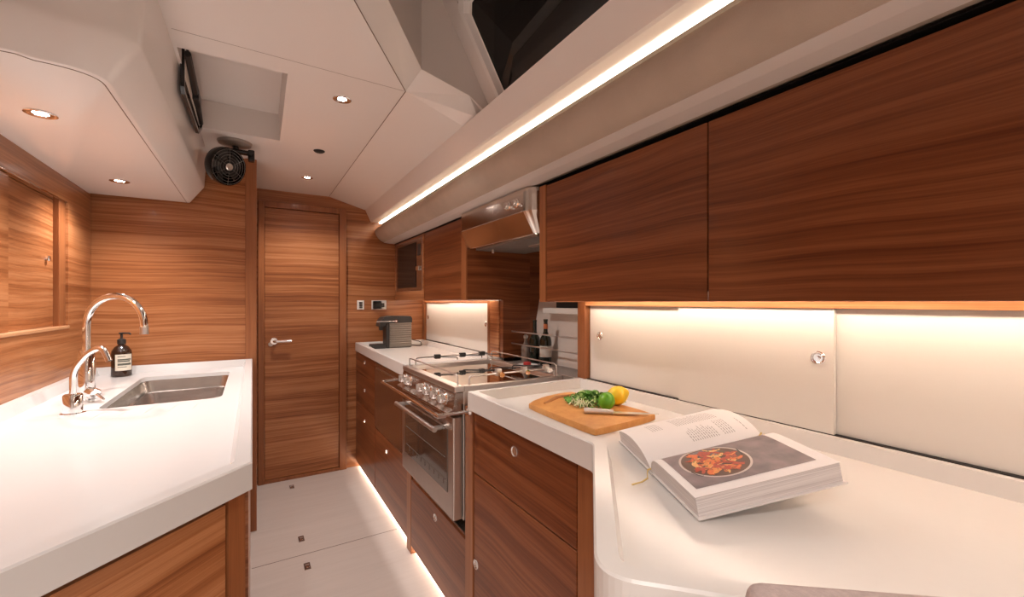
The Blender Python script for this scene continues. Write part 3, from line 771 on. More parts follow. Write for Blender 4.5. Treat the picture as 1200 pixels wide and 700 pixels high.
# fiddle rails
def rail(pts, r=.0032): 
    bm = B(); tube(bm, arc_pts(pts, .018, 5), r, 8); return bm
obj('front_rail', rail([(.668, 2.085, .919), (.668, 2.085, .957), (.668, 1.505, .957), (.668, 1.505, .919)]), 'steel', t, True)
obj('back_rail', rail([(1.128, 2.085, .919), (1.128, 2.085, .966), (1.128, 1.495, .966), (1.128, 1.495, .919)]), 'steel', t, True)
obj('side_rail', rail([(.70, 2.090, .919), (.70, 2.090, .955), (1.105, 2.090, .955), (1.105, 2.090, .919)]), 'steel', t, True)
obj('side_rail', rail([(.706, 1.484, .919), (.706, 1.484, .952), (1.108, 1.484, .952), (1.108, 1.484, .919)], .0038), 'steel', t, True)
for x in (.815, .955, 1.07):
    bm = B(); box(bm, x-.016, x+.016, 2.078, 2.102, .944, .967, .004)
    tube(bm, arc_pts([(x+.016, 2.08, .953), (x+.05, 2.045, .953), (x+.085, 2.03, .953), (x+.085, 2.03, .940)], .02), .0028, 6)
    obj('pan_clamp', bm, 'blackpl', t, True)
for x in (.835, .955, 1.065):
    bm = B(); box(bm, x-.014, x+.010, 1.474, 1.496, .943, .972, .003); c_ = obj('pan_clamp', bm, 'steel', t)
    bm = B(); lathe(bm, [(0, .014), (.010, .014), (.0105, .010), (.0105, .003), (.004, 0), (0, 0)], (x+.008, 1.474, .949), (-.35, -1, 0)); obj('clamp_screw', bm, 'brass' if x < .9 else 'chrome', c_, True)
    bm = B(); tube(bm, arc_pts([(x-.01, 1.49, .966), (x-.06, 1.52, .966), (x-.12, 1.56, .966), (x-.12, 1.56, .95)], .02), .0028, 6); obj('clamp_arm', bm, 'blackpl', c_, True)
# crash bar in front
t = thing('crash_bar', 'chrome guard bar running in front of the cooker knobs', 'guard bar', (.60, 1.79, .842))
bm = B(); tube(bm, arc_pts([(.672, 1.402, .842), (.548, 1.402, .842), (.548, 2.165, .842), (.690, 2.165, .842)], .03, 6), .0062, 12); obj('bar', bm, 'chrome', t, True)
for p in ((.6735, 1.406, .842), (.6895, 2.165, .842)):
    obj('bracket', lathe(B(), [(0, .010), (.012, .010), (.016, .003), (.016, 0), (0, 0)], p, (-1, 0, 0)), 'chrome', t, True)
bm = B(); tube(bm, [(.548, 1.425, .842), (.548, 1.398, .842), (.575, 1.398, .842)], .0088, 12); obj('elbow', bm, 'chrome', t, True)

# ------------------------------------------------------------------ niche behind the cooker
XW = 1.0
bm = box(B(), .985, 1.385, 2.092, 2.1335, 1.2465, 1.703); box(bm, 1.205, 1.385, 2.092, 2.1315, .9205, 1.2465)
single('niche_side_panel', bm, 'wood4', 'walnut side panel of the cooker niche, hood shade put into its dark colour', 'panel')  # shade under the hood is painted in by the darker wood
struct('trim_11', box(B(), 1.142, 1.389, 1.396, 2.091, .860, .900, .002), 'shelf')
struct('trim_12', box(B(), 1.1415, 1.150, 1.396, 2.091, .9001, .921, .001), 'steel')
bm = B(); extr(bm, [(2.0905, 0.0), (2.0905, 0.0), (2.0905, 0.0)], 'x', 1.385, 1.386) if False else None
bm = B()   # the wood side reaches the sloping hull lining
poly(bm, [(1.385, 2.092, .921), (1.390, 2.092, .921), (1.500, 2.092, 1.50), (1.535, 2.092, 1.703), (1.385, 2.092, 1.703)])
poly(bm, [(1.385, 2.132, .921), (1.390, 2.132, .921), (1.500, 2.132, 1.50), (1.535, 2.132, 1.703), (1.385, 2.132, 1.703)])
struct('trim_13', bm, 'wood4')  # same wood, hood shade in its colour
t = thing('bottle_rail', 'pair of slim steel rods holding bottles in the niche', 'rail', (1.262, 1.75, 1.0))
for z in (1.001, 1.069):
    bm = B(); tube(bm, [(1.262, 1.402, z), (1.262, 2.0915, z)], .0042, 10); obj('rod', bm, 'steel', t, True)
def wine(x, y, z, s, lab, foil, name, label):
    t = thing('wine_bottle', label, 'bottle', (x, y, z), 'bottles in the niche')
    pr = [(0, 0), (.030, 0), (.032, .004), (.032, .125), (.029, .145), (.016, .168), (.0115, .182), (.011, .236), (.0125, .238), (.0125, .248), (0, .248)]
    obj('body', lathe(B(), [(r*s, h*s) for r, h in pr], (x, y, z), n=28), 'green', t, True)
    if lab: obj('label', lathe(B(), [(.0326*s, .045*s), (.0326*s, .105*s)], (x, y, z), n=28), plain('bottle_label_'+name, (.62, .58, .52), rough=.6), t, True)
    if foil: obj('neck_label', lathe(B(), [(.0122*s, .196*s), (.0117*s, .222*s)], (x, y, z), n=20), 'foil', t, True)
wine(1.335, 1.865, .9005, .98, True, True, 'a', 'dark bottle with white label and orange neck band, nearest in the niche')
wine(1.330, 1.960, .9005, .95, False, False, 'b', 'plain dark bottle directly left of the labelled bottle in the niche')
t = thing('oil_cruet', 'small clear glass bottle left of the dark bottles in niche', 'bottle', (1.322, 2.040, .9005))
obj('body', lathe(B(), [(0, 0), (.024, 0), (.025, .004), (.025, .08), (.010, .105), (.009, .13), (0, .13)], (1.322, 2.040, .9005)), plain('cruet_glass', (.25, .2, .17), rough=.08), t, True)
obj('stopper', lathe(B(), [(0, .128), (.012, .130), (.014, .142), (.006, .15), (0, .15)], (1.322, 2.040, .9005)), 'steel', t, True)
t = thing('spoon_dish', 'small white dish holding a red piece, behind the hob', 'dish', (1.215, 1.86, .9005))
obj('dish', lathe(B(), [(0, .0), (.03, 0), (.052, .010), (.054, .012), (.050, .012), (.03, .004), (0, .004)], (1.215, 1.86, .9005), n=32), 'white', t, True)
single('red_spice_tin', lathe(B(), [(0, 0), (.018, 0), (.020, .003), (.020, .018), (.017, .021), (0, .021)], (1.215, 1.86, .9047)), 'red', 'small round red tin standing in the white dish', 'tin', smooth=True)
single('vent_box', box(B(), 1.400, 1.440, 1.60, 1.86, 1.2035, 1.262, .003), 'black', 'small black vent box high on the pale niche wall', 'vent')
struct('trim_14', box(B(), 1.375, 1.450, 1.42, 1.95, 1.172, 1.203, .004), 'white')

# ------------------------------------------------------------------ sliding doors under the wall cabinets
def slider(y0, y1, x, z0, z1, label, pull=None, grp='cream sliding doors'):
    o = single('sliding_door', box(B(), x, x+.012, y0, y1, z0, z1, .001), 'slide', label, 'sliding door', grp)
    if pull:
        bm = B(); r = .0165
        lathe(bm, [(0, .0004), (r*.6, .0004), (r*.72, .003), (r*.9, .0038), (r, .002), (r, 0), (0, 0)], (x, pull[0], pull[1]), (-1, 0, 0), 24)
        lathe(bm, [(0, .006), (.004, .006), (.005, .001), (0, .001)], (x, pull[0], pull[1]), (-1, 0, 0), 12)
        to_local(o, bm); obj('finger_pull', bm, 'chrome', o, True, local=True)
XS = 1.169
slider(.892, 1.342, XS+.014, .9225, 1.219, 'cream sliding door nearest the cooker niche, with finger pull at its left', (1.283, 1.100))
slider(.475, .905, XS, .9225, 1.219, 'middle cream sliding door with finger pull at its right edge, behind the book', (.508, 1.100))
slider(-.25, .485, XS+.014, .9225, 1.219, 'rightmost cream sliding door, no pull in view')
bm = B(); box(bm, 1.160, 1.20, -.26, 1.346, 1.2195, 1.236, .001); struct('trim_15', bm, 'wood')
bm = B(); box(bm, 1.1705, 1.198, -.26, 1.346, .9203, .9222); struct('trim_16', bm, 'black')
single('niche_near_panel', box(B(), 1.160, 1.385, 1.348, 1.394, .9215, 1.236, .002), 'woodv', 'upright walnut panel at the left end of the near cream sliding doors', 'panel')
XG = 1.236
slider(2.86, 3.452, XG+.013, .924, 1.228, 'far left cream sliding door beside the coffee machine', (3.405, 1.108), 'far cream sliding doors')
slider(2.272, 2.93, XG, .924, 1.228, 'far right cream sliding door beyond the cooker', (2.355, 1.098), 'far cream sliding doors')
bm = B(); box(bm, XG-.006, 1.29, 3.4525, 3.499, .9205, 1.243, .001); box(bm, XG-.036, 1.29, 2.242, 2.2715, .9205, 1.243, .001)
box(bm, XG-.006, 1.29, 2.31, 3.452, 1.2285, 1.2435, .001)
struct('trim_17', bm, 'woodv')
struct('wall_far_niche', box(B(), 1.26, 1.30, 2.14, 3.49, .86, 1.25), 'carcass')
struct('trim_18', box(B(), 1.20, 1.285, 2.1325, 2.2395, .9205, 1.243, .001), 'wood')
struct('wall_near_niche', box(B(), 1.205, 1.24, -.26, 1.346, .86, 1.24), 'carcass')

# ------------------------------------------------------------------ wall cabinets
ZB, ZT = 1.246, 1.703
t = thing('far_wall_cabinet', 'walnut wall cabinet between the microwave and the hood', 'cabinet', (1.2, 2.47, ZB))
obj('body', box(B(), XW+.015, 1.38, 2.136, 2.806, 1.272, ZT), 'wood', t)
obj('door', box(B(), XW, XW+.0145, 2.155, 2.804, ZB, ZT-.003, .0015), 'wood3', t)
single('hood_end_panel', box(B(), .988, 1.03, 2.0925, 2.1355, ZB-.002, ZT, .001) if False else box(B(), .976, .9845, 2.090, 2.150, ZB-.002, ZT, .001), 'woodv', 'walnut edge strip on the left of the hood', 'panel')
t = thing('microwave_oven', 'built-in microwave with black glass door in the far corner', 'microwave', (1.2, 3.15, ZB))
obj('body', box(B(), XW+.015, 1.38, 2.812, 3.499, 1.272, ZT), 'wood', t)
bm = B()
box(bm, XW, XW+.0145, 2.812, 2.842, ZB, ZT-.003); box(bm, XW, XW+.0145, 3.455, 3.499, ZB, ZT-.003)
box(bm, XW, XW+.0145, 2.8421, 3.4549, ZB, 1.315); box(bm, XW, XW+.0145, 2.8421, 3.4549, 1.685, ZT-.003)
obj('surround', bm, 'wood', t)
obj('fascia', box(B(), XW-.003, XW+.0145, 2.8425, 3.4545, 1.3155, 1.6845, .002), 'bronze', t)
obj('glass_door', box(B(), XW-.006, XW-.0031, 2.965, 3.405, 1.340, 1.660, .001), 'blackgloss', t)
obj('keypad', box(B(), XW-.0045, XW-.0031, 2.872, 2.935, 1.56, 1.64, .001), 'blackpl', t)
obj('latch', box(B(), XW-.016, XW-.0031, 2.885, 2.940, 1.455, 1.485, .003), 'chrome', t)
# downlight bar under the far cabinet
ul = thing('far_shelf_light', 'slim light strip under the far wall cabinet', 'light strip', (1.17, 2.8, 1.262))
obj('light_strip', box(B(), 1.165, 1.175, 2.20, 3.43, 1.262, 1.2715), 'ledu', ul)

# near wall cabinets: two big doors
ZB2, ZT2 = 1.2365, 1.688
t = thing('near_wall_cabinet', 'wide walnut wall cabinet with two large doors above the cream sliding doors', 'cabinet', (1.1, .6, ZB2))
obj('body', box(B(), .995, 1.38, -.78, 1.366, 1.262, ZT2), 'wood', t)
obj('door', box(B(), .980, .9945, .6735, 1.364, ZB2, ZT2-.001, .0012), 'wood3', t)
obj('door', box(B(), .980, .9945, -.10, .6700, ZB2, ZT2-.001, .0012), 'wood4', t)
obj('side_panel', box(B(), .9785, 1.38, 1.3665, 1.409, ZB2-.002, ZT2+.004, .001), 'woodv', t)
ul = thing('near_shelf_light', 'slim light strip under the near wall cabinet lighting the cream doors', 'light strip', (1.12, .6, 1.262))
obj('light_strip', box(B(), 1.095, 1.107, -.70, 1.33, 1.252, 1.2615), 'ledu', ul)
struct('trim_19', box(B(), .990, 1.40, -.78, 3.49, 1.7035 if False else 1.7036, 1.7044), 'black')

# hood
t = thing('cooker_hood', 'stainless steel cooker hood with two knobs above the hob', 'cooker hood', (1.2, 1.75, 1.51))
bm = B()
def hood_loop(x, ya, yb, r, z):
    p = []
    for k in range(7):
        a = PI/2*k/6; p.append((x+r-r*math.sin(a), ya+r-r*math.cos(a), z))
    p = p[::-1]
    p = [(x, yb, z)]+p[::1]
    return [(x, yb, z)]+[(x+r-r*math.cos(PI/2*k/6), ya+r-r*math.sin(PI/2*k/6), z) for k in range(7)]+[(1.36, ya, z), (1.36, yb, z)]
HY0, HY1 = 1.430, 2.0895
ls = [hood_loop(.952, HY0, HY1, .055, 1.700), hood_loop(.950, HY0, HY1, .055, 1.606), hood_loop(.990, HY0+.008, HY1, .03, 1.516), hood_loop(.995, HY0+.012, HY1, .03, 1.513)]
vv = [[bm.verts.new(p) for p in l] for l in ls]
for A, Bq in zip(vv, vv[1:]):
    for i in range(len(A)): bm.faces.new((A[i], A[(i+1) % len(A)], Bq[(i+1) % len(A)], Bq[i]))
bm.faces.new(vv[0]); bm.faces.new(vv[-1][::-1])
obj('casing', bm, 'hoodsteel', t)
bm = B(); tube(bm, [(.949, HY1-.002, 1.606), (.949, HY0+.055, 1.606)], .0015, 6); tube(bm, [(.991, HY1-.002, 1.515), (.991, HY0+.035, 1.515)], .002, 6); obj('trim_line', bm, 'chrome', t)
obj('filter_panel', box(B(), 1.02, 1.33, HY0+.05, HY1-.03, 1.508, 1.5128), plain('grease_filter', (.33, .30, .27), rough=.45, metal=.6), t)
for y in (1.535, 1.600):
    bm = B(); lathe(bm, [(0, .022), (.012, .022), (.014, .018), (.015, .006), (.019, .004), (.019, 0), (0, 0)], (.9505, y, 1.648), (-1, 0, 0)); obj('knob', bm, 'chrome', t, True)
bm = B(); tube(bm, [(1.08, 1.98, 1.508), (1.08, 1.98, 1.49)], .006, 8); obj('hook', bm, 'steel', t, True)
obj('lamp_strip', box(B(), 1.15, 1.18, 1.46, 1.75, 1.500, 1.5079, .001), 'steel', t)
single('hood_gap_shade', box(B(), 1.02, 1.36, 1.4095, 1.4290, 1.5, 1.69), 'black', 'black strip standing for the shade in the gap between hood and near wall cabinet', 'panel')  # black box stands for the shade in the gap beside the hood

# ------------------------------------------------------------------ coffee machine
t = thing('coffee_machine', 'small ribbed steel and black coffee machine on the far worktop', 'coffee machine', (.95, 3.31, LR))
cz = LR
obj('body', box(B(), .865, 1.060, 3.262, 3.362, cz, cz+.19, .006), 'blackpl', t)
bm = B()
for k in range(11): box(bm, .892, 1.058, 3.2545, 3.2625, cz+.012+k*.0165, cz+.024+k*.0165, .003)
box(bm, .890, 1.060, 3.2605, 3.2622, cz+.004, cz+.195)
obj('ribbed_side', bm, plain('ribbed_grey', (.26, .235, .21), rough=.35, metal=.7), t, label='ribbed steel side')
bm = B(); tt = bmesh.new(); extr(tt, [(.815, cz+.165), (.820, cz+.205), (.850, cz+.235), (.900, cz+.245), (1.05, cz+.240), (1.062, cz+.225), (1.062, cz+.192), (.862, cz+.190), (.855, cz+.165)], 'y', 3.250, 3.372)
merge(bm, tt); obj('head', bm, 'blackpl', t)
bm = B(); tube(bm, [(.94, 3.243, cz+.205), (.79, 3.243, cz+.205)], .0045, 10); lathe(bm, [(0, .012), (.012, .012), (.013, 0), (0, 0)], (.935, 3.252, cz+.205), (0, -1, 0)); obj('lever', bm, 'chrome', t, True)
obj('drip_tray', box(B(), .760, .866, 3.265, 3.358, cz, cz+.032, .005), 'blackpl', t)
obj('spout', box(B(), .825, .853, 3.295, 3.330, cz+.135, cz+.166, .004), 'blackpl', t)
bm = B(); tube(bm, arc_pts([(1.06, 3.33, cz+.02), (1.10, 3.33, cz+.006), (1.15, 3.28, cz+.004), (1.17, 3.36, cz+.03), (1.13, 3.46, cz+.04)], .03), .0035, 8); obj('cable', bm, 'blackpl', t, True)

# ------------------------------------------------------------------ floor fittings
for i, (x, y, lab) in enumerate(((.237, 3.337, 'small metal floor hatch latch nearest the far door'), (.229, 2.578, 'small metal floor hatch latch just beyond the floor joint'), (.230, 2.297, 'small metal floor hatch latch nearest the viewer, before the joint'))):
    t = thing('floor_latch', lab, 'latch', (x, y, FLOOR), 'floor hatch latches')
    obj('plate', box(B(), x-.014, x+.014, y-.030, y+.030, FLOOR, FLOOR+.0025, .001), plain('latch_bronze', (.20, .13, .10), rough=.35, metal=.8), t)
    bm = B(); tube(bm, [(x-.008, y+.008, FLOOR+.0035), (x+.008, y+.008, FLOOR+.0035)], .0025, 8); lathe(bm, [(0, .002), (.006, .0015), (.007, 0), (0, 0)], (x, y-.012, FLOOR+.0025)); obj('catch', bm, 'chrome', t, True)

# ------------------------------------------------------------------ chopping board and food
t = thing('chopping_board', 'bamboo chopping board with curved ends on the near cream worktop', 'chopping board', (.89, 1.04, LR))
c4 = [(.764, .848), (1.019, .870), (1.012, 1.250), (.776, 1.178)]
def bulge(a, b_, k, n=8):
    a = Vector(a); b_ = Vector(b_); d = b_-a; nn = Vector((d.y, -d.x)).normalized()
    return [tuple(a+d*(i/n)+nn*k*4*(i/n)*(1-i/n)) for i in range(n)]
c4r = []
for i in range(4): c4r += bulge(c4[i], c4[(i+1) % 4], (.004, .006, .022, .003)[i])
pts = c4r
bm = prism(B(), pts, LR+.0005, LR+.0185, .004, 3)
brd = obj('board', bm, 'bamboo', t)
bm = B(); cc = [Vector(p) for p in c4]
g1 = Vector((1.000, 1.205)); g2 = Vector((.800, 1.150)); 
tube(bm, [(.815, 1.145, LR+.0180), (.90, 1.192, LR+.0180), (.985, 1.205, LR+.0180)], [.004, .009, .004], 10)
obj('grip_groove', bm, wood('bamboo_dark', [(.3, (.36, .14, .04)), (.7, (.44, .19, .06))], sc_=(30, 30, 30)), brd, True)
TZ = LR+.0186
def fruit(name, c, r, stretch, axis, mat, label, cat, nip):
    bm = B(); bmesh.ops.create_uvsphere(bm, u_segments=32, v_segments=20, radius=r)
    for v in bm.verts:
        s = v.co.z/r
        v.co.z *= stretch
        if nip and abs(s) > .86: v.co.z += math.copysign((abs(s)-.86)*r*nip, s)
    q = Vector((0, 0, 1)).rotation_difference(Vector(axis).normalized()).to_matrix().to_4x4()
    bmesh.ops.transform(bm, matrix=q, verts=bm.verts)
    zmin = min(v.co.z for v in bm.verts)
    bmesh.ops.translate(bm, verts=bm.verts, vec=(c[0], c[1], TZ-zmin))
    return single(name, bm, mat, label, cat, smooth=True)
fruit('lemon', (1.005, 1.010), .0300, 1.16, (.75, -.5, .35), 'lemon', 'bright yellow whole lemon behind the lime on the chopping board', 'lemon', 1.0)
fruit('lime', (.935, .985), .0255, 1.06, (.5, .2, .7), 'lime', 'round green lime in front of the lemon on the chopping board', 'lime', .4)
# leaves
t = thing('salad_leaves', 'bunch of green salad leaves with pale stems on the chopping board', 'salad leaves', (.93, 1.07, TZ), None)
bml = B(); bml2 = B(); bms = B()
for k in range(230):
    u = random.gauss(0, .036); v_ = random.gauss(0, .030)
    cx_, cy_ = .952+u*1.0, 1.083+v_*1.15
    if (cx_-.935)**2+(cy_-.985)**2 < .034**2 or (cx_-1.005)**2+(cy_-1.010)**2 < .042**2: continue
    hz = TZ+.003+max(0, .030*(1-(u*u/.0045+v_*v_/.0034)))*random.random()
    a = random.uniform(0, 2*PI); L_ = random.uniform(.014, .030); w = L_*random.uniform(.22, .42)
    tilt = random.uniform(-.6, .6); roll = random.uniform(-.8, .8)
    Mx = Matrix.Translation((cx_, cy_, hz)) @ Matrix.Rotation(a, 4, 'Z') @ Matrix.Rotation(tilt, 4, 'Y') @ Matrix.Rotation(roll, 4, 'X')
    bb = bml if random.random() < .62 else bml2
    prv = None
    for i in range(6):
        s = i/5; ww = w*math.sin(PI*(.08+.84*s))*(1+.35*math.sin(s*17+k)); zz = .006*math.sin(PI*s)
        row = [bb.verts.new(Mx @ Vector((L_*(s-.5), q_*ww, zz+abs(q_)*.003))) for q_ in (-1, 0, 1)]
        for rv in row: rv.co.z = max(rv.co.z, TZ+.0006)
        if prv:
            bb.faces.new((prv[0], prv[1], row[1], row[0])); bb.faces.new((prv[1], prv[2], row[2], row[1]))
        prv = row
for k in range(40):
    cx_ = .885+random.uniform(-.018, .030); cy_ = 1.050+random.uniform(-.025, .035); z_ = TZ+.002+random.random()*.012
    a = random.uniform(3.5, 4.4)
    p0 = Vector((cx_, cy_, z_)); d_ = Vector((math.cos(a), math.sin(a), 0)); L_ = random.uniform(.02, .036)
    tube(bms, [p0-d_*L_*.6+Vector((0, 0, .008)), p0+Vector((0, 0, .005)), p0+d_*L_*.6], .0011, 5)
obj('leaf_blades', bml, 'leaf', t, True)['kind'] = 'stuff'
obj('pale_leaf_blades', bml2, 'leaf2', t, True)['kind'] = 'stuff'
obj('leaf_stems', bms, 'stem', t, True)['kind'] = 'stuff'
# knife
k0 = Vector((.845, .985, TZ)); k1 = Vector((.905, .935, TZ)); k2 = Vector((1.006, .851, TZ))
t = thing('paring_knife', 'steel knife with pale handle lying across the chopping board', 'knife', tuple(k0))
d_ = (k2-k0).normalized(); s_ = Vector((-d_.y, d_.x, 0))
bm = B(); tube(bm, [k0+Vector((0, 0, .0085)), k0+d_*.01+Vector((0, 0, .0092)), k0+d_*.05+Vector((0, 0, .0085)), k0+d_*.085+Vector((0, 0, .0075))], [.0078, .0088, .0075, .0068], 12)
obj('handle', bm, plain('pale_steel_handle', (.70, .66, .62), rough=.35, metal=.5), t, True)
bm = B(); e0 = k0+d_*.083
top = [e0+s_*.010, e0+d_*.08+s_*.008, k2+d_*.005, e0+d_*.07-s_*.012, e0-s_*.011]
lo = [bm.verts.new(p+Vector((0, 0, .006))) for p in top]; hi = [bm.verts.new(p+Vector((0, 0, .0075))) for p in top]
bm.faces.new(lo); bm.faces.new(hi[::-1])
for i in range(5): bm.faces.new((lo[i], lo[(i+1) % 5], hi[(i+1) % 5], hi[i]))
obj('blade', bm, 'steel', t)

# ------------------------------------------------------------------ open cookery book
ang = math.atan2(-.45, .893); tilt = math.radians(11.5)
root = thing('open_cookbook', 'thick open cookbook showing a pan of prawns, lying on the near worktop', 'book', (.6975, .604, LR+.003))
root.rotation_euler = (0, -tilt, ang)
WL[root.name] = Vector((0, 0, 0))
HB, WB = .250, .190        # height along the spine, width of one page
TR_, TL_ = .034, .024
def zr(t): return .004+TR_*(1-math.exp(-t/.013))*(1-.10*(t/WB)) + .0
def zl(t): return .004+TL_*(1-math.exp(-t/.020))*(1.0+.55*math.sin(PI*min(1, t/WB)))
def half(sign, zf, W, lift=0):
    bm = B(); K = 22; rows = []
    ts = [W*(k/K)**1.5 for k in range(K+1)]
    for x in (0, HB):
        rows.append([(bm.verts.new((x, sign*t, .003)), bm.verts.new((x, sign*(t+ (0 if t < W*.9 else -.0)), zf(t)))) for t in ts])
    a, b_ = rows
    for k in range(K):
        bm.faces.new((a[k][0], a[k+1][0], a[k+1][1], a[k][1])); bm.faces.new((b_[k][0], b_[k+1][0], b_[k+1][1], b_[k][1]))
        bm.faces.new((a[k][1], a[k+1][1], b_[k+1][1], b_[k][1])); bm.faces.new((a[k][0], a[k+1][0], b_[k+1][0], b_[k][0]))
    bm.faces.new((a[K][0], a[K][1], b_[K][1], b_[K][0])); bm.faces.new((a[0][0], a[0][1], b_[0][1], b_[0][0]))
    bmesh.ops.remove_doubles(bm, verts=bm.verts, dist=1e-6)
    return bm
def sheet(sign, zf, t0, t1, x0, x1, off, K=20, XK=1):
    bm = B()
    g_ = [[bm.verts.new((x0+(x1-x0)*j/XK, sign*(t0+(t1-t0)*k/K), zf(t0+(t1-t0)*k/K)+off)) for k in range(K+1)] for j in range(XK+1)]
    for j in range(XK):
        for k in range(K): bm.faces.new((g_[j][k], g_[j][k+1], g_[j+1][k+1], g_[j+1][k]))
    return bm
cov = B(); box(cov, -.004, HB+.004, -WB-.006, -.010, 0, .003, .001); box(cov, -.004, HB+.004, .010, WB+.006, 0, .003, .001); box(cov, -.004, HB+.004, -.012, .012, -.0015, .0012, .0005)
obj('cover', cov, 'cover', root, local=True)
obj('right_page_block', half(-1, zr, WB), 'pages', root, local=True)
obj('left_page_block', half(1, zl, WB), 'pages', root, local=True)
rp = obj('right_page', sheet(-1, zr, .0005, WB+.001, -.0008, HB+.0008, .0006), 'paper', root, True, local=True)
lp = obj('left_page', sheet(1, zl, .0005, WB+.001, -.0008, HB+.0008, .0006), 'paper', root, True, local=True)
# text on the left page: reading direction runs across the page
bm = B()
def textline(x, t0, t1, h=.0013):
    t = t0
    while t < t1:
        w = random.uniform(.004, .010); e = min(t+w, t1)
        K = 2
        a = [(x, s) for s in (t, (t+e)/2, e)]
        va = [bm.verts.new((x, s, zl(s)+.0010)) for _, s in a]; vb = [bm.verts.new((x+h, s, zl(s)+.0010)) for _, s in a]
        for k in range(2): bm.faces.new((va[k], va[k+1], vb[k+1], vb[k]))
        t = e+.0022
for k in range(5): textline(.205-k*.0052, .030, .030+.055)
for k in range(12): textline(.170-k*.0052, .030, .030+random.uniform(.030, .050))
for k in range(19): textline(.205-k*.0052, .098, .098+random.uniform(.055, .070))
for k in range(5): textline(.075-k*.0056, .098, .160)
for k in range(6): textline(.232, .030+k*.0, .075) if k == 0 else None
obj('printed_text', bm, 'ink', lp, local=True)['kind'] = 'stuff'
# photo on the right page
def photo_mat():
    m, nt, b = new_mat('printed_photo_ground')
    tc = nt.nodes.new('ShaderNodeTexCoord'); nz = nt.nodes.new('ShaderNodeTexNoise'); nz.inputs['Scale'].default_value = 26; nz.inputs['Detail'].default_value = 8
    cr = nt.nodes.new('ShaderNodeValToRGB'); e = cr.color_ramp.elements
    e[0].position = .3; e[0].color = (.085, .058, .075, 1); e[1].position = .72; e[1].color = (.24, .17, .18, 1)
    nt.links.new(tc.outputs['Object'], nz.inputs['Vector']); nt.links.new(nz.outputs['Fac'], cr.inputs[0]); nt.links.new(cr.outputs[0], b.inputs['Base Color'])
    b.inputs['Roughness'].default_value = .45
    return m
ph = obj('printed_photo', sheet(-1, zr, .010, WB-.022, .014, HB-.022, .0010), photo_mat(), rp, True, local=True)
PO = .0013
def disc(bm, cx_, ct, r0, r1, off, n=48, ex=1.0):
    for k in range(n):
        a0 = 2*PI*k/n; a1 = 2*PI*(k+1)/n
        q_ = []
        for r, a in ((r0, a0), (r0, a1), (r1, a1), (r1, a0)):
            x = cx_+r*math.cos(a)*ex; tt_ = ct+r*math.sin(a); p = (x, -tt_, zr(tt_)+off)
            q_.append(p)
        if r0 == 0: q_ = q_[1:]
        poly(bm, q_)
pc = (.090, .092)
bm = B(); disc(bm, *pc, .0585, .0625, PO+.0002); obj('pan_rim', bm, plain('print_pale', (.62, .52, .48), rough=.5), ph, local=True)
bm = B(); disc(bm, *pc, .0, .0586, PO); obj('pan_inside', bm, plain('print_dark_brown', (.11, .045, .025), rough=.5, var=.4, scale=60), ph, local=True)
cols = [(.75, .16, .03), (.80, .28, .06), (.50, .06, .02), (.85, .46, .16)]
bms = [B() for _ in cols]
for k in range(58):
    rr_ = .044*math.sqrt(random.random()); a = random.uniform(0, 2*PI)
    cx_ = pc[0]+rr_*math.cos(a); ct = pc[1]+rr_*math.sin(a); R_ = random.uniform(.010, .018); a0 = random.uniform(0, 2*PI); w = random.uniform(.0030, .0058)
    K = 9; pv = None; i_ = random.randrange(4); bb = bms[i_]
    for j in range(K+1):
        s = j/K; an = a0+s*2.2; ww = w*math.sin(PI*(.12+.80*s)); 
        row = []
        for q_ in (-1, 1):
            r_ = R_+q_*ww; x = cx_+r_*math.cos(an)-R_*math.cos(a0+1.1); tt_ = ct+r_*math.sin(an)-R_*math.sin(a0+1.1)
            dd_ = math.hypot(x-pc[0], tt_-pc[1])
            if dd_ > .055: x = pc[0]+(x-pc[0])*.055/dd_; tt_ = pc[1]+(tt_-pc[1])*.055/dd_
            row.append(bb.verts.new((x, -tt_, zr(tt_)+PO+.0002+k*.00001)))
        if pv: bb.faces.new((pv[0], pv[1], row[1], row[0]))
        pv = row
for c_, bb in zip(cols, bms): obj('printed_prawns', bb, plain('print_orange_%d' % int(c_[1]*100), c_, rough=.5, var=.35, scale=220), ph, local=True)['kind'] = 'stuff'
bm = B()
for k in range(90):
    rr_ = .045*math.sqrt(random.random()); a = random.uniform(0, 2*PI); x = pc[0]+rr_*math.cos(a); tt_ = pc[1]+rr_*math.sin(a); s = random.uniform(.001, .0024)
    poly(bm, [(x+s, -tt_, zr(tt_)+PO+.0008), (x, -tt_+s, zr(tt_)+PO+.0008), (x-s, -tt_, zr(tt_)+PO+.0008), (x, -tt_-s*.6, zr(tt_)+PO+.0008)])
obj('printed_herbs', bm, plain('print_green', (.06, .09, .02), rough=.5), ph, local=True)
bm = B()
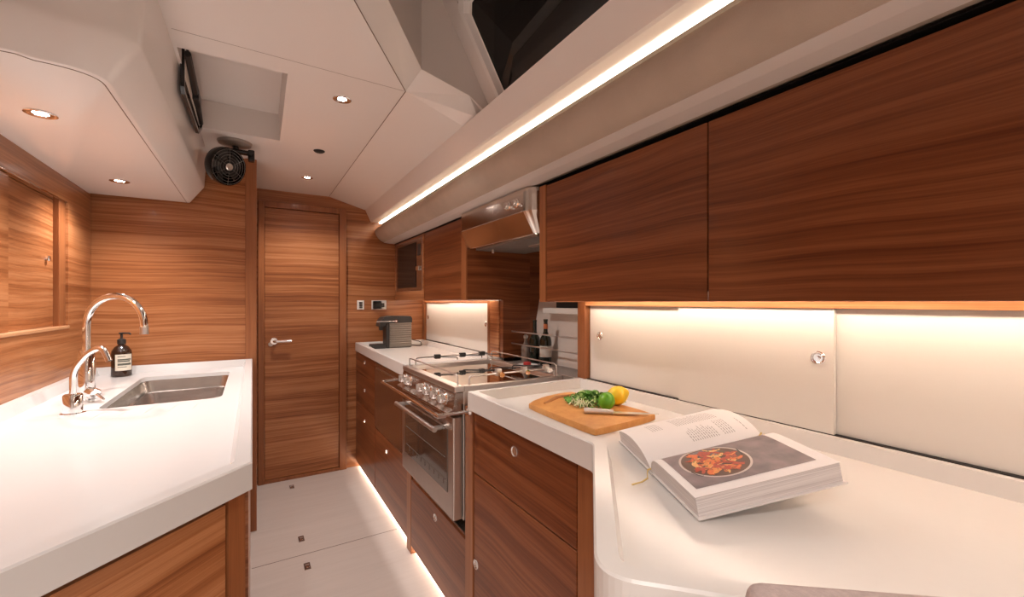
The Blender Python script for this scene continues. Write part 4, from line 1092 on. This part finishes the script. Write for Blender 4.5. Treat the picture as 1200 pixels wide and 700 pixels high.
def hook(cx_, ct, dx, dt, w):
    ps = [(cx_, ct), (cx_+dx*.5, ct+dt*.5-w), (cx_+dx, ct+dt)]
    n_ = 10; pv = None
    pts = []
    for j in range(n_+1):
        s = j/n_; pts.append(((1-s)**2*ps[0][0]+2*s*(1-s)*ps[1][0]+s*s*ps[2][0], (1-s)**2*ps[0][1]+2*s*(1-s)*ps[1][1]+s*s*ps[2][1]))
    for a, b_ in zip(pts, pts[1:]):
        d = Vector((b_[0]-a[0], b_[1]-a[1])).normalized(); nn = Vector((-d.y, d.x))*.0012
        poly(bm, [(a[0]+nn.x, -(a[1]+nn.y), zr(a[1])+PO+.0003), (b_[0]+nn.x, -(b_[1]+nn.y), zr(b_[1])+PO+.0003), (b_[0]-nn.x, -(b_[1]-nn.y), zr(b_[1])+PO+.0003), (a[0]-nn.x, -(a[1]-nn.y), zr(a[1])+PO+.0003)])
hook(.034, .112, .012, .022, -.012); hook(.148, .066, -.006, .028, -.016)
obj('printed_pan_handles', bm, plain('print_black', (.02, .018, .022), rough=.5), ph, local=True)
# ribbon
bm = B()
def ribbon(pts, w, nrm):
    pv = None; nrm = Vector(nrm)
    for i, p in enumerate(pts):
        p = Vector(p); r_ = [bm.verts.new(p-nrm*w), bm.verts.new(p+nrm*w), bm.verts.new(p+nrm*w+Vector((0, 0, .0006))), bm.verts.new(p-nrm*w+Vector((0, 0, .0006)))]
        if pv:
            for j in range(4): bm.faces.new((pv[j], pv[(j+1) % 4], r_[(j+1) % 4], r_[j]))
        pv = r_
ribbon([(HB+.004, .004, .020), (HB-.02, .003, .0075), (.12, .002, .0068), (.004, .002, .0068), (-.008, -.002, .0075), (-.016, -.020, .009), (-.024, -.042, .0105), (-.040, -.055, .0125), (-.063, -.064, .0165)], .0026, (0, 1, 0))
ribbon([(HB+.001, .010, .022), (HB-.015, .004, .014), (HB-.045, -.002, .011)], .0035, (.3, 1, 0))
obj('ribbon_marker', bm, 'gold', root, local=True)

# ------------------------------------------------------------------ camera, world, output look
cam = bpy.data.cameras.new('camera'); co = bpy.data.objects.new('camera', cam); link(co)
cam.sensor_width = 36; cam.lens = 36*505/1200; cam.shift_y = 4/1200; cam.clip_start = .02
co.location = (0, 0, 1.235); co.rotation_euler = (PI/2, 0, -math.atan(305/505))
sc.camera = co
w = bpy.data.worlds.new('night'); sc.world = w; w.use_nodes = True
w.node_tree.nodes['Background'].inputs[0].default_value = (.010, .009, .008, 1); w.node_tree.nodes['Background'].inputs[1].default_value = .3
sc.view_settings.view_transform = 'Standard'; sc.view_settings.look = 'None'; sc.view_settings.gamma = 1; sc.view_settings.use_curve_mapping = False
sc.view_settings.exposure = 0.64
